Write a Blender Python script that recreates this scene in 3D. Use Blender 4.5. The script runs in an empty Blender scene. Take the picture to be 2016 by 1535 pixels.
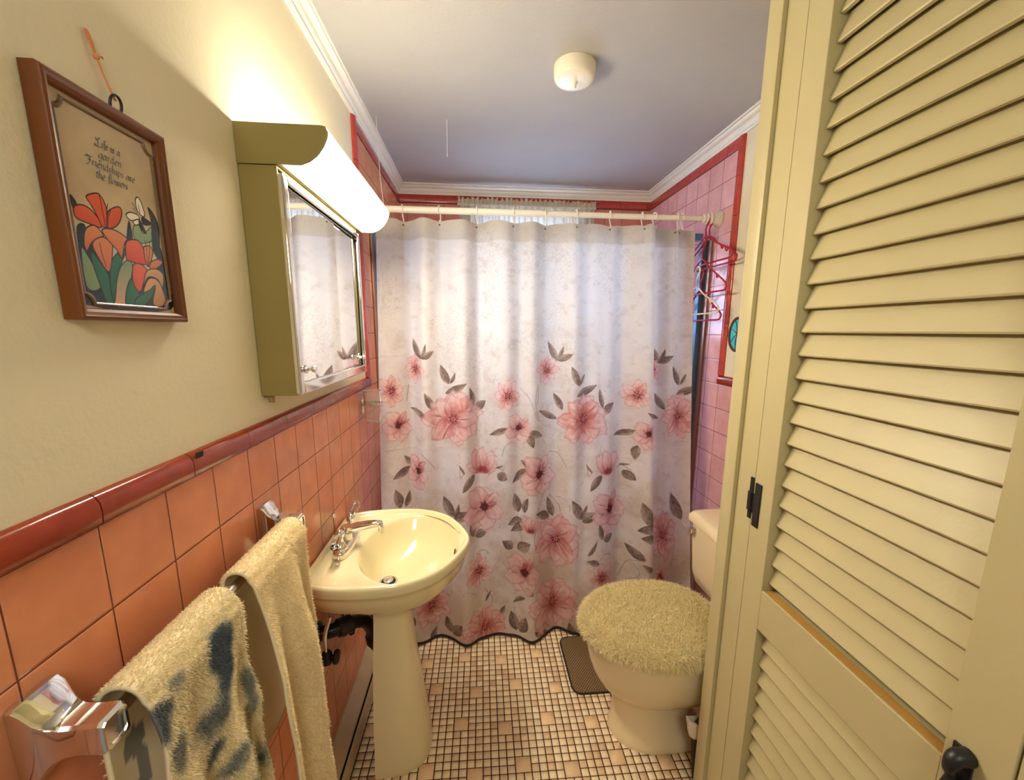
import bpy, math, random
import numpy as np
from mathutils import Vector, Matrix, Quaternion

scene = bpy.context.scene
COL = scene.collection
PI = math.pi
rng = np.random.default_rng(7)

# ------------------------------------------------------------------ helpers
def lin(c):
    c = np.asarray(c, float)
    return np.where(c <= 0.04045, c / 12.92, ((c + 0.055) / 1.055) ** 2.4)

def S(r, g, b):
    return tuple(lin(np.array([r, g, b]) / 255.0)) + (1.0,)

def new_mat(name):
    m = bpy.data.materials.new(name)
    m.use_nodes = True
    nt = m.node_tree
    return m, nt, nt.nodes['Principled BSDF']

def mat(name, color, rough=0.5, metal=0.0, bump=0.0, bscale=200.0, vary=0.0, vscale=6.0, spec=0.5,
        trans=0.0, ior=1.45, coat=0.0, stretch=None, alpha=1.0, sub=0.0):
    m, nt, b = new_mat(name)
    b.inputs['Base Color'].default_value = color
    b.inputs['Roughness'].default_value = rough
    b.inputs['Metallic'].default_value = metal
    b.inputs['Specular IOR Level'].default_value = spec
    b.inputs['Transmission Weight'].default_value = trans
    b.inputs['IOR'].default_value = ior
    b.inputs['Coat Weight'].default_value = coat
    b.inputs['Alpha'].default_value = alpha
    if sub:
        b.inputs['Subsurface Weight'].default_value = sub
        b.inputs['Subsurface Radius'].default_value = (0.01, 0.008, 0.005)
    tc = nt.nodes.new('ShaderNodeTexCoord')
    vec = tc.outputs['Object']
    if stretch:
        mp = nt.nodes.new('ShaderNodeMapping')
        mp.inputs['Scale'].default_value = stretch
        nt.links.new(vec, mp.inputs['Vector']); vec = mp.outputs['Vector']
    if bump:
        n = nt.nodes.new('ShaderNodeTexNoise')
        n.inputs['Scale'].default_value = bscale
        n.inputs['Detail'].default_value = 4
        nt.links.new(vec, n.inputs['Vector'])
        bp = nt.nodes.new('ShaderNodeBump')
        bp.inputs['Strength'].default_value = bump
        bp.inputs['Distance'].default_value = 0.002
        nt.links.new(n.outputs['Fac'], bp.inputs['Height'])
        nt.links.new(bp.outputs['Normal'], b.inputs['Normal'])
    if vary:
        n = nt.nodes.new('ShaderNodeTexNoise')
        n.inputs['Scale'].default_value = vscale
        n.inputs['Detail'].default_value = 5
        nt.links.new(vec, n.inputs['Vector'])
        cr = nt.nodes.new('ShaderNodeValToRGB')
        cr.color_ramp.elements[0].position = 0.3
        cr.color_ramp.elements[1].position = 0.7
        c = np.array(color[:3])
        cr.color_ramp.elements[0].color = tuple(c * (1 - vary)) + (1,)
        cr.color_ramp.elements[1].color = tuple(np.clip(c * (1 + vary), 0, 1)) + (1,)
        nt.links.new(n.outputs['Fac'], cr.inputs['Fac'])
        nt.links.new(cr.outputs['Color'], b.inputs['Base Color'])
    return m

def attr_mat(name, attr, rough=0.8, translucent=0.0, bump=0.0, bscale=900.0, spec=0.3, stretch=None):
    m, nt, b = new_mat(name)
    a = nt.nodes.new('ShaderNodeAttribute'); a.attribute_name = attr
    nt.links.new(a.outputs['Color'], b.inputs['Base Color'])
    b.inputs['Roughness'].default_value = rough
    b.inputs['Specular IOR Level'].default_value = spec
    if bump:
        tc = nt.nodes.new('ShaderNodeTexCoord')
        n = nt.nodes.new('ShaderNodeTexNoise'); n.inputs['Scale'].default_value = bscale
        n.inputs['Detail'].default_value = 3
        if stretch:
            mp = nt.nodes.new('ShaderNodeMapping'); mp.inputs['Scale'].default_value = stretch
            nt.links.new(tc.outputs['Object'], mp.inputs['Vector']); nt.links.new(mp.outputs['Vector'], n.inputs['Vector'])
        else:
            nt.links.new(tc.outputs['Object'], n.inputs['Vector'])
        bp = nt.nodes.new('ShaderNodeBump'); bp.inputs['Strength'].default_value = bump
        bp.inputs['Distance'].default_value = 0.002
        nt.links.new(n.outputs['Fac'], bp.inputs['Height'])
        nt.links.new(bp.outputs['Normal'], b.inputs['Normal'])
    if translucent:
        t = nt.nodes.new('ShaderNodeBsdfTranslucent')
        nt.links.new(a.outputs['Color'], t.inputs['Color'])
        mx = nt.nodes.new('ShaderNodeMixShader'); mx.inputs[0].default_value = translucent
        out = nt.nodes['Material Output']
        nt.links.new(b.outputs[0], mx.inputs[1]); nt.links.new(t.outputs[0], mx.inputs[2])
        nt.links.new(mx.outputs[0], out.inputs['Surface'])
    return m

def world_loc(o):
    v = Vector((0, 0, 0))
    while o is not None:
        v += o.location; o = o.parent
    return v

class MB:
    """collects shapes in world metres and links them as one mesh object"""
    def __init__(self): self.v = []; self.f = []
    def add(self, vs, fs):
        n = len(self.v); self.v.extend([tuple(p) for p in vs]); self.f.extend([tuple(i + n for i in q) for q in fs]); return self
    def box(self, x0, x1, y0, y1, z0, z1):
        vs = [(x, y, z) for z in (z0, z1) for y in (y0, y1) for x in (x0, x1)]
        return self.add(vs, [(0, 2, 3, 1), (4, 5, 7, 6), (0, 1, 5, 4), (2, 6, 7, 3), (0, 4, 6, 2), (1, 3, 7, 5)])
    def loft(self, rings, cap0=True, cap1=True, closed=True):
        n = len(rings[0]); vs = [p for r in rings for p in r]; fs = []
        for i in range(len(rings) - 1):
            for j in range(n if closed else n - 1):
                a = i * n + j; b = i * n + (j + 1) % n
                fs.append((a, b, b + n, a + n))
        if cap0: fs.append(tuple(range(n - 1, -1, -1)))
        if cap1: fs.append(tuple((len(rings) - 1) * n + j for j in range(n)))
        return self.add(vs, fs)
    def tube(self, pts, r, n=10, closed=False, caps=True):
        P = [Vector(p) for p in pts]; m = len(P)
        R = r if hasattr(r, '__len__') else [r] * m
        T = []
        for i in range(m):
            if closed: t = P[(i + 1) % m] - P[i - 1]
            else: t = P[min(i + 1, m - 1)] - P[max(i - 1, 0)]
            T.append(t.normalized())
        a = Vector((0, 0, 1)) if abs(T[0].z) < 0.9 else Vector((1, 0, 0))
        u = T[0].cross(a).normalized(); rings = []
        for i in range(m):
            u = (u - T[i] * u.dot(T[i])).normalized(); w = T[i].cross(u)
            rings.append([P[i] + (u * math.cos(2 * PI * k / n) + w * math.sin(2 * PI * k / n)) * R[i] for k in range(n)])
        if closed:
            rings.append(rings[0]); return self.loft(rings, False, False)
        return self.loft(rings, caps, caps)
    def lathe(self, c, prof, axis='z', n=32, caps=True):
        rings = []
        for r, h in prof:
            ring = []
            for k in range(n):
                a = 2 * PI * k / n; p, q = r * math.cos(a), r * math.sin(a)
                if axis == 'z': ring.append((c[0] + p, c[1] + q, c[2] + h))
                elif axis == 'x': ring.append((c[0] + h, c[1] + p, c[2] + q))
                else: ring.append((c[0] + q, c[1] + h, c[2] + p))
            rings.append(ring)
        return self.loft(rings, caps, caps)
    def prism(self, poly, axis, a0, a1):
        def P(p, a):
            if axis == 'x': return (a, p[0], p[1])
            if axis == 'y': return (p[0], a, p[1])
            return (p[0], p[1], a)
        return self.loft([[P(p, a0) for p in poly], [P(p, a1) for p in poly]])
    def sphere(self, c, r, n=16, sz=1.0):
        pr = [(max(r * math.sin(PI * i / n), 1e-5), -r * sz * math.cos(PI * i / n)) for i in range(n + 1)]
        return self.lathe(c, pr, 'z', n * 2)
    def build(self, name, m, parent=None, smooth=True, bevel=0, seg=2, angle=40):
        off = world_loc(parent) if parent is not None else Vector((0, 0, 0))
        me = bpy.data.meshes.new(name)
        me.from_pydata([(p[0] - off.x, p[1] - off.y, p[2] - off.z) for p in self.v], [], self.f)
        me.update()
        import bmesh
        bm = bmesh.new(); bm.from_mesh(me); bmesh.ops.recalc_face_normals(bm, faces=bm.faces); bm.to_mesh(me); bm.free()
        for k in (m if isinstance(m, (list, tuple)) else [m]): me.materials.append(k)
        if smooth:
            me.shade_smooth(); me.set_sharp_from_angle(angle=math.radians(angle))
        o = bpy.data.objects.new(name, me); COL.objects.link(o)
        if parent is not None: o.parent = parent
        if bevel:
            b = o.modifiers.new('bevel', 'BEVEL'); b.width = bevel; b.segments = seg; b.limit_method = 'ANGLE'
            b.angle_limit = math.radians(40)
        return o

def big_mesh(name, V, F, m, parent=None, color=None, smooth=True, attr='pattern'):
    """numpy vertices and equal-sided faces (quads or triangles) as one mesh object"""
    off = world_loc(parent) if parent is not None else Vector((0, 0, 0))
    V = np.asarray(V, np.float32) - np.array(off, np.float32)
    F = np.asarray(F, np.int32); k = F.shape[1]
    me = bpy.data.meshes.new(name)
    me.vertices.add(len(V)); me.vertices.foreach_set('co', V.ravel())
    me.loops.add(F.size); me.loops.foreach_set('vertex_index', F.ravel())
    me.polygons.add(len(F))
    me.polygons.foreach_set('loop_start', np.arange(0, F.size, k, dtype=np.int32))
    me.polygons.foreach_set('loop_total', np.full(len(F), k, np.int32))
    me.update(calc_edges=True); me.validate()
    if color is not None:
        ca = me.color_attributes.new(attr, 'FLOAT_COLOR', 'POINT')
        c4 = np.ones((len(V), 4), np.float32); c4[:, :3] = color
        ca.data.foreach_set('color', c4.ravel())
    if smooth: me.shade_smooth()
    me.materials.append(m)
    o = bpy.data.objects.new(name, me); COL.objects.link(o)
    if parent is not None: o.parent = parent
    return o

def soft_normals(o, N):
    """pile is shaded along the cloth it grows from"""
    o.data.normals_split_custom_set_from_vertices(N.tolist())

def grid_faces(nr, nc):
    i = np.arange(nr - 1)[:, None] * nc + np.arange(nc - 1)[None, :]
    return np.stack([i, i + 1, i + 1 + nc, i + nc], -1).reshape(-1, 4)

def thing(name, label, cat, loc, group=None):
    o = bpy.data.objects.new(name, None); COL.objects.link(o)
    o.location = loc; o.empty_display_size = 0.05
    o['label'] = label; o['category'] = cat
    if group: o['group'] = group
    return o

def tag(o, label, cat, group=None):
    o['label'] = label; o['category'] = cat
    if group: o['group'] = group
    return o

def struct(o):
    o['kind'] = 'structure'; return o

def spline(pts, n=8, closed=False):
    """Catmull-Rom through the points"""
    P = [np.array(p, float) for p in pts]; out = []; m = len(P)
    rngi = range(m) if closed else range(m - 1)
    for i in rngi:
        p0 = P[(i - 1) % m] if closed or i > 0 else 2 * P[0] - P[1]
        p1 = P[i]; p2 = P[(i + 1) % m]
        p3 = P[(i + 2) % m] if closed or i + 2 < m else 2 * P[-1] - P[-2]
        for k in range(n):
            t = k / n
            out.append(0.5 * ((2 * p1) + (p2 - p0) * t + (2 * p0 - 5 * p1 + 4 * p2 - p3) * t * t + (3 * p1 - p0 - 3 * p2 + p3) * t ** 3))
    if not closed: out.append(P[-1])
    return [tuple(p) for p in out]

def noise2(h, w, cell, seed):
    r = np.random.default_rng(seed); gh, gw = int(h / cell) + 3, int(w / cell) + 3
    g = r.random((gh, gw)); y = np.arange(h) / cell; x = np.arange(w) / cell
    yi, xi = y.astype(int), x.astype(int); fy, fx = (y - yi)[:, None], (x - xi)[None, :]
    fy = fy * fy * (3 - 2 * fy); fx = fx * fx * (3 - 2 * fx)
    a = g[yi][:, xi]; b = g[yi][:, xi + 1]; c = g[yi + 1][:, xi]; d = g[yi + 1][:, xi + 1]
    return (a * (1 - fx) + b * fx) * (1 - fy) + (c * (1 - fx) + d * fx) * fy

def fbm(h, w, cell, seed, octv=4):
    o = np.zeros((h, w)); amp = 1; tot = 0
    for k in range(octv):
        o += amp * noise2(h, w, max(cell / 2 ** k, 1.01), seed + k); tot += amp; amp *= 0.55
    return o / tot

def sst(e0, e1, x):
    t = np.clip((x - e0) / (e1 - e0 + 1e-9), 0, 1); return t * t * (3 - 2 * t)

# ------------------------------------------------------------------ materials
M = {}
M['plaster'] = mat('cream_plaster', S(232, 222, 192), 0.75, bump=0.35, bscale=120, vary=0.02, vscale=3)
M['ceiling'] = mat('ceiling_paint', S(176, 174, 172), 0.8, bump=0.3, bscale=90, vary=0.03, vscale=4)
M['white_trim'] = mat('white_gloss_trim', S(236, 231, 218), 0.4, bump=0.05, bscale=60)
M['cap_tile'] = mat('glazed_red_clay_tile', S(150, 54, 24), 0.18, vary=0.12, vscale=40, coat=0.3, bump=0.05, bscale=60)
M['cap_tile_pink'] = mat('glazed_rose_tile', S(178, 66, 60), 0.18, vary=0.12, vscale=40, coat=0.3, bump=0.05, bscale=60)
M['grout'] = mat('dark_grout', S(70, 38, 28), 0.9)
M['chrome'] = mat('chrome', (0.82, 0.80, 0.77, 1), 0.08, 1.0)
M['nickel'] = mat('brushed_chrome', (0.72, 0.71, 0.70, 1), 0.22, 1.0)
M['mirror'] = mat('silvered_mirror', (0.93, 0.93, 0.92, 1), 0.01, 1.0)
M['black'] = mat('black_iron', (0.012, 0.012, 0.013, 1), 0.4)
M['dark_pipe'] = mat('dark_aged_brass', (0.03, 0.026, 0.02, 1), 0.3, 0.6)
M['cab_paint'] = mat('shaded_cabinet_enamel', S(150, 134, 78), 0.4, bump=0.08, bscale=150, vary=0.03)  # cream darkened to olive so the doorway-facing side looks shaded
M['porcelain'] = mat('bone_porcelain', S(226, 214, 172), 0.12, coat=0.4, vary=0.015, vscale=3)
M['toilet'] = mat('cream_vitreous_china', S(236, 220, 182), 0.15, coat=0.3)
M['acrylic'] = mat('clear_acrylic', (0.97, 0.97, 0.97, 1), 0.03, trans=1.0, ior=1.45)
M['cup'] = mat('clear_plastic_cup', (0.98, 0.95, 0.92, 1), 0.08, trans=0.95, ior=1.2)
M['closet'] = mat('yellowed_cream_paint', S(188, 177, 135), 0.42, bump=0.12, bscale=140, vary=0.02, vscale=5)
M['bare_wood'] = mat('bare_pine_edge', S(182, 136, 66), 0.6, vary=0.2, vscale=20, stretch=(1, 0.05, 1))
M['oak'] = mat('stained_oak', S(110, 58, 16), 0.4, vary=0.35, vscale=30, stretch=(1, 0.08, 0.08), bump=0.15, bscale=80)
M['ribbon'] = mat('peach_ribbon', S(214, 140, 92), 0.7)
M['rod'] = mat('white_enamel_tube', S(240, 232, 218), 0.25)
M['ring'] = mat('pale_plastic_ring', S(238, 232, 220), 0.3, trans=0.1)
M['red_plastic'] = mat('red_plastic', S(176, 16, 48), 0.3)
M['white_plastic'] = mat('ivory_plastic', S(240, 232, 212), 0.35)
M['heater'] = mat('heater_enamel', S(196, 178, 150), 0.45, vary=0.06, vscale=20)
M['black_slot'] = mat('dark_slot', (0.015, 0.013, 0.012, 1), 0.8)
M['alu'] = mat('blue_grey_aluminium', S(104, 146, 184), 0.35, 0.3)
M['alu_warm'] = mat('bronze_pink_aluminium', S(170, 128, 110), 0.3, 0.7)
M['tub'] = mat('violet_lit_tub_enamel', S(214, 196, 214), 0.2)  # whitish tub; the violet light on it is put into this colour
M['mat'] = mat('taupe_mesh_mat', S(150, 122, 82), 0.9)
M['mat_edge'] = mat('dark_mat_edge', S(40, 30, 22), 0.8)
M['tissue'] = mat('white_paper', S(226, 216, 198), 0.8, bump=0.4, bscale=80)
M['hem'] = mat('dark_hem_binding', S(44, 30, 26), 0.8)
M['string'] = mat('white_string', S(240, 234, 226), 0.8)
M['window_frame'] = mat('white_window_paint', S(230, 226, 220), 0.4)
M['lace'] = mat('ivory_lace', S(206, 192, 160), 0.9)
M['tex_strand'] = None

def tile_mat(name, axes, origin, pitch, c1, c2, mortar, rough=0.16):
    m, nt, b = new_mat(name)
    tc = nt.nodes.new('ShaderNodeTexCoord'); sp = nt.nodes.new('ShaderNodeSeparateXYZ'); cb = nt.nodes.new('ShaderNodeCombineXYZ')
    nt.links.new(tc.outputs['Object'], sp.inputs[0])
    for i, (ax, o) in enumerate(zip(axes, origin)):
        ad = nt.nodes.new('ShaderNodeMath'); ad.operation = 'SUBTRACT'; ad.inputs[1].default_value = o
        nt.links.new(sp.outputs['XYZ'.index(ax)], ad.inputs[0]); nt.links.new(ad.outputs[0], cb.inputs[i])
    br = nt.nodes.new('ShaderNodeTexBrick'); br.offset = 0.0; br.squash = 1.0
    nt.links.new(cb.outputs[0], br.inputs['Vector'])
    br.inputs['Color1'].default_value = c1; br.inputs['Color2'].default_value = c2; br.inputs['Mortar'].default_value = mortar
    br.inputs['Scale'].default_value = 1.0; br.inputs['Mortar Size'].default_value = 0.0011; br.inputs['Mortar Smooth'].default_value = 0.25
    br.inputs['Brick Width'].default_value = pitch; br.inputs['Row Height'].default_value = pitch
    n = nt.nodes.new('ShaderNodeTexNoise'); n.inputs['Scale'].default_value = 14; n.inputs['Detail'].default_value = 6
    nt.links.new(tc.outputs['Object'], n.inputs['Vector'])
    mx = nt.nodes.new('ShaderNodeMixRGB'); mx.blend_type = 'MULTIPLY'; mx.inputs[0].default_value = 1.0
    cr = nt.nodes.new('ShaderNodeValToRGB'); cr.color_ramp.elements[0].color = (0.84, 0.80, 0.78, 1); cr.color_ramp.elements[1].color = (1.0, 1.0, 1.0, 1)
    cr.color_ramp.elements[0].position = 0.3; cr.color_ramp.elements[1].position = 0.65
    nt.links.new(n.outputs['Fac'], cr.inputs[0]); nt.links.new(br.outputs['Color'], mx.inputs[1]); nt.links.new(cr.outputs[0], mx.inputs[2])
    nt.links.new(mx.outputs[0], b.inputs['Base Color'])
    br2 = nt.nodes.new('ShaderNodeTexBrick'); br2.offset = 0.0; br2.squash = 1.0
    nt.links.new(cb.outputs[0], br2.inputs['Vector']); br2.inputs['Scale'].default_value = 1.0
    br2.inputs['Mortar Size'].default_value = 0.0035; br2.inputs['Mortar Smooth'].default_value = 1.0
    br2.inputs['Brick Width'].default_value = pitch; br2.inputs['Row Height'].default_value = pitch
    inv = nt.nodes.new('ShaderNodeMath'); inv.operation = 'SUBTRACT'; inv.inputs[0].default_value = 1.0
    nt.links.new(br2.outputs['Fac'], inv.inputs[1])
    n2 = nt.nodes.new('ShaderNodeTexNoise'); n2.inputs['Scale'].default_value = 9; n2.inputs['Detail'].default_value = 2
    nt.links.new(tc.outputs['Object'], n2.inputs['Vector'])
    ad = nt.nodes.new('ShaderNodeMath'); ad.operation = 'MULTIPLY_ADD'; ad.inputs[1].default_value = 0.5
    nt.links.new(n2.outputs['Fac'], ad.inputs[0]); nt.links.new(inv.outputs[0], ad.inputs[2])
    bp = nt.nodes.new('ShaderNodeBump'); bp.inputs['Strength'].default_value = 0.55; bp.inputs['Distance'].default_value = 0.0016
    nt.links.new(ad.outputs[0], bp.inputs['Height']); nt.links.new(bp.outputs['Normal'], b.inputs['Normal'])
    b.inputs['Roughness'].default_value = rough; b.inputs['Specular IOR Level'].default_value = 0.5
    return m
PITCH = 0.108
TILE_Y0, TILE_Z0 = 0.8231, 1.0985
c1, c2, mo = S(236, 156, 116), S(228, 147, 108), S(110, 54, 40)
M['tile_left'] = tile_mat('pink_tile_left', 'YZ', (TILE_Y0 - 20 * PITCH, TILE_Z0 - 20 * PITCH), PITCH, c1, c2, mo)
M['tile_back'] = tile_mat('pink_tile_back', 'XZ', (0.163 - 5 * PITCH * 1.01, 2.056 - 30 * PITCH), PITCH, S(228, 150, 134), S(220, 142, 126), mo)
M['tile_right'] = tile_mat('daylit_pink_tile_right', 'YZ', (1.757 - 30 * PITCH, 1.0985 - 20 * PITCH), PITCH, S(230, 178, 180), S(222, 168, 170), mo)  # cooler lilac puts the bluish window daylight into this wall's colour
# ------------------------------------------------------------------ room shell (metres; x right, y into the room, z up)
W, YB, H = 1.53, 2.65, 2.16          # room width, back wall, ceiling height
YF = -0.40                           # wall with the doorway the photographer stands in
TUB_Y = 1.762                        # where the tub tiling starts
CAPZ = 1.138

wl = struct(MB().box(-0.12, 0, YF, YB + 0.12, 0, H + 0.1).build('wall_left', M['plaster'], smooth=False))
wr = struct(MB().box(W, W + 0.12, YF, YB + 0.12, 0, H + 0.1).build('wall_right', M['plaster'], smooth=False))
WX0, WX1, WZ0, WZ1 = 0.40, 1.12, 1.25, 2.03
wb = MB().box(0, WX0, YB, YB + 0.12, 0, H + 0.1).box(WX1, W, YB, YB + 0.12, 0, H + 0.1)
wb.box(WX0, WX1, YB, YB + 0.12, 0, WZ0).box(WX0, WX1, YB, YB + 0.12, WZ1, H + 0.1)
wb = struct(wb.build('wall_back', M['tile_back'], smooth=False))
wf = MB().box(-0.12, 0.06, YF - 0.12, YF, 0, H + 0.1).box(0.98, W + 0.12, YF - 0.12, YF, 0, H + 0.1).box(0.06, 0.98, YF - 0.12, YF, 2.03, H + 0.1)
struct(wf.build('wall_front', M['plaster'], smooth=False))
ceil = struct(MB().box(-0.12, W + 0.12, YF - 0.12, YB + 0.12, H, H + 0.12).build('ceiling', M['ceiling'], smooth=False))

# wall tiling: thin glazed skins that belong to their walls
MB().box(0.0, 0.006, YF, TUB_Y, 0.0, TILE_Z0).box(0.0, 0.006, TUB_Y, YB, 0.0, 2.062).build('wall_tile', M['tile_left'], wl, smooth=False)
MB().box(W - 0.006, W, 0.95, TUB_Y, 0.0, TILE_Z0).box(W - 0.006, W, TUB_Y, YB, 0.0, 2.062).build('wall_tile', M['tile_right'], wr, smooth=False)

def cap_run(side, segs, axis):
    """bull-nosed cap tiles; side gives the wall face, segs the joints"""
    mb = MB(); g = 0.0009
    for a, b in segs:
        if axis == 'wl' or axis == 'wr':   # horizontal along y
            prof = [(0, TILE_Z0 + g), (0.0085, TILE_Z0 + g), (0.0125, TILE_Z0 + 0.004), (0.014, TILE_Z0 + 0.016), (0.013, TILE_Z0 + 0.028), (0.009, CAPZ - 0.004), (0.004, CAPZ), (0, CAPZ)]
            pr = [(p if axis == 'wl' else W - p, z) for p, z in prof]
            mb.prism(pr, 'y', a + g, b - g)
    return mb
def joints(y0, y1, ref, step):
    k = math.ceil((y0 - ref) / step); js = [y0]
    y = ref + k * step
    while y < y1 - 0.004:
        if y > y0 + 0.004: js.append(y)
        y += step
    js.append(y1); return list(zip(js[:-1], js[1:]))
def flat_band(mb, wall, z0, z1, segs, d=0.011):
    g = 0.0009
    for a, b in segs:
        prof = [(0, z0 + g), (d * 0.75, z0 + g), (d, z0 + 0.006), (d, z1 - 0.004), (d * 0.8, z1), (0, z1)]
        if wall == 'l': mb.prism([(p, z) for p, z in prof], 'y', a + g, b - g)
        elif wall == 'r': mb.prism([(W - p, z) for p, z in prof], 'y', a + g, b - g)
        else: mb.prism([(YB - p, z) for p, z in prof], 'x', a + g, b - g)
def vert_trim(mb, wall, y0, y1, z0, z1, step=0.152):
    g = 0.0009
    for a, b in joints(z0, z1, z1, step):
        w = y1 - y0
        pr = [(0, y0), (0.006, y0), (0.012, y0 + w * 0.25), (0.014, y0 + w * 0.55), (0.012, y1 - 0.003), (0.009, y1), (0, y1)]
        mb.prism([((p if wall == 'l' else W - p), y) for p, y in pr], 'z', a + g, b - g)
gr = MB().box(0, 0.0075, YF, TUB_Y, TILE_Z0, CAPZ - 0.003).box(0, 0.008, TUB_Y - 0.03, TUB_Y, CAPZ, 2.10).box(0, 0.008, TUB_Y, YB, 2.06, 2.106)
gr.build('tile_grout', M['grout'], wl, smooth=False)
MB().box(0.0135, 0.0146, 0.668, 0.684, CAPZ - 0.010, CAPZ - 0.001).build('tile_chip', M['black_slot'], wl, smooth=False)
mb = cap_run('l', joints(YF, TUB_Y - 0.001, 0.499, 0.162), 'wl')
mb.build('cap_tile', M['cap_tile'], wl, angle=50)
mb = MB(); flat_band(mb, 'l', 2.062, 2.106, joints(TUB_Y, YB, 2.65, 0.162))
vert_trim(mb, 'l', TUB_Y - 0.034, TUB_Y, CAPZ + 0.001, 2.106)
mb.build('border_tile', M['cap_tile_pink'], wl, angle=50)
gr = MB().box(W - 0.0075, W, 0.95, TUB_Y, TILE_Z0, CAPZ - 0.003).box(W - 0.008, W, TUB_Y - 0.03, TUB_Y, CAPZ, 2.10).box(W - 0.008, W, TUB_Y, YB, 2.06, 2.106)
gr.build('tile_grout', M['grout'], wr, smooth=False)
mb = cap_run('r', joints(0.95, TUB_Y - 0.001, 0.499, 0.162), 'wr')
mb.build('cap_tile', M['cap_tile'], wr, angle=50)
mb = MB(); flat_band(mb, 'r', 2.062, 2.106, joints(TUB_Y, YB, 2.65, 0.162))
vert_trim(mb, 'r', TUB_Y - 0.034, TUB_Y, CAPZ + 0.001, 2.106)
mb.build('border_tile', M['cap_tile_pink'], wr, angle=50)
MB().box(0.006, W - 0.006, YB - 0.008, YB, 2.06, 2.106).build('tile_grout', M['grout'], wb, smooth=False)
mb = MB(); flat_band(mb, 'b', 2.062, 2.106, joints(0.006, W - 0.006, 0.163, 0.1665))
mb.build('cap_tile', M['cap_tile_pink'], wb, angle=50)

# crown moulding
def crown(name, wall, a, b):
    # (distance from wall, height) profile
    z0 = 2.106
    pr = [(0, z0), (0.010, z0), (0.013, z0 + 0.004), (0.013, z0 + 0.010), (0.007, z0 + 0.013), (0.013, z0 + 0.017), (0.017, z0 + 0.024), (0.019, z0 + 0.030), (0.014, z0 + 0.0325),
          (0.026, z0 + 0.0345), (0.033, z0 + 0.039), (0.0355, z0 + 0.044), (0.029, z0 + 0.0465), (0.041, z0 + 0.048), (0.042, H), (0, H)]
    mb = MB()
    if wall == 'l': mb.loft([[(p, a, z) for p, z in pr], [(p, b - p, z) for p, z in pr]])
    elif wall == 'r': mb.loft([[(W - p, a, z) for p, z in pr], [(W - p, b - p, z) for p, z in pr]])
    else: mb.loft([[(a + p, YB - p, z) for p, z in pr], [(b - p, YB - p, z) for p, z in pr]])
    return struct(mb.build(name, M['white_trim'], angle=35))
crown('trim_1', 'l', YF, YB); crown('trim_2', 'b', 0, W); crown('trim_3', 'r', 0.95, YB)

# ------------------------------------------------------------------ floor: one-inch mosaic with two-inch squares among it
fl = struct(MB().box(-0.12, W + 0.12, YF - 0.12, YB + 0.12, -0.1, 0.0).build('floor', M['grout'], smooth=False))
FP, FO, FR = 0.0249, (0.4117, 1.3672), -0.011
big = {}
for ci in range(-30, 60):
    for ri in range(-30, 80):
        if (ci % 12, ri % 12) in ((0, 0), (6, 11), (4, 6), (10, 5)):
            for a in (0, 1):
                for b in (0, 1): big[(ci + a, ri + b)] = (ci, ri)
V, F, C = [], [], []
r2 = np.random.default_rng(3)
def put(c0, r0, n, col):
    g = 0.068; z = 0.0022
    k = len(V); e = 0.035
    pts = [(c0 + g, r0 + g), (c0 + n - g, r0 + g), (c0 + n - g, r0 + n - g), (c0 + g, r0 + n - g)]
    ins = [(c0 + g + e, r0 + g + e), (c0 + n - g - e, r0 + g + e), (c0 + n - g - e, r0 + n - g - e), (c0 + g + e, r0 + n - g - e)]
    for (c, r), zz in [(p, 0.0) for p in pts] + [(p, z) for p in ins]:
        a, b = c * FP, -r * FP
        V.append((FO[0] + a * math.cos(FR) - b * math.sin(FR), FO[1] + a * math.sin(FR) + b * math.cos(FR), zz)); C.append(col)
    F.append((k + 4, k + 5, k + 6, k + 7))
    for j in range(4): F.append((k + j, k + (j + 1) % 4, k + 4 + (j + 1) % 4, k + 4 + j))
pal = [S(242, 220, 182), S(240, 216, 178), S(236, 211, 172), S(226, 196, 158), S(218, 184, 148), S(244, 224, 188)]
for ri in range(-17, 55):
    for ci in range(-16, 45):
        x = FO[0] + ci * FP; y = FO[1] - ri * FP
        if not (0.012 < x < W - 0.03 and 0.03 < y < 1.77): continue
        if (ci, ri) in big:
            if big[(ci, ri)] == (ci, ri): put(ci, ri, 2, np.array(S(232, 200, 156)[:3]) * r2.uniform(0.92, 1.08))
            continue
        c = np.array(pal[r2.choice(6, p=[.26, .24, .2, .12, .06, .12])][:3]) * r2.uniform(0.94, 1.05)
        put(ci, ri, 1, c)
M['mosaic'] = attr_mat('mosaic_tile', 'pattern', rough=0.4, spec=0.4, bump=0.12, bscale=120)
big_mesh('mosaic_tile', V, F, M['mosaic'], fl, np.clip(np.array(C), 0, 1), smooth=False)

# ------------------------------------------------------------------ window behind the shower
win = struct(MB().box(WX0, WX0 + 0.05, YB + 0.03, YB + 0.07, WZ0, WZ1).box(WX1 - 0.05, WX1, YB + 0.03, YB + 0.07, WZ0, WZ1)
    .box(WX0 + 0.05, WX1 - 0.05, YB + 0.03, YB + 0.07, WZ0, WZ0 + 0.05).box(WX0 + 0.05, WX1 - 0.05, YB + 0.03, YB + 0.07, WZ1 - 0.05, WZ1)
    .box(WX0 + 0.05, WX1 - 0.05, YB + 0.035, YB + 0.065, 1.62, 1.66).build('window_1', M['window_frame'], smooth=False))
m, nt, b = new_mat('frosted_pane')
tr = nt.nodes.new('ShaderNodeBsdfTranslucent'); tr.inputs['Color'].default_value = (0.9, 0.92, 0.95, 1)
mx = nt.nodes.new('ShaderNodeMixShader'); mx.inputs[0].default_value = 0.92
b.inputs['Roughness'].default_value = 0.3; b.inputs['Base Color'].default_value = (0.9, 0.92, 0.95, 1)
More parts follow.
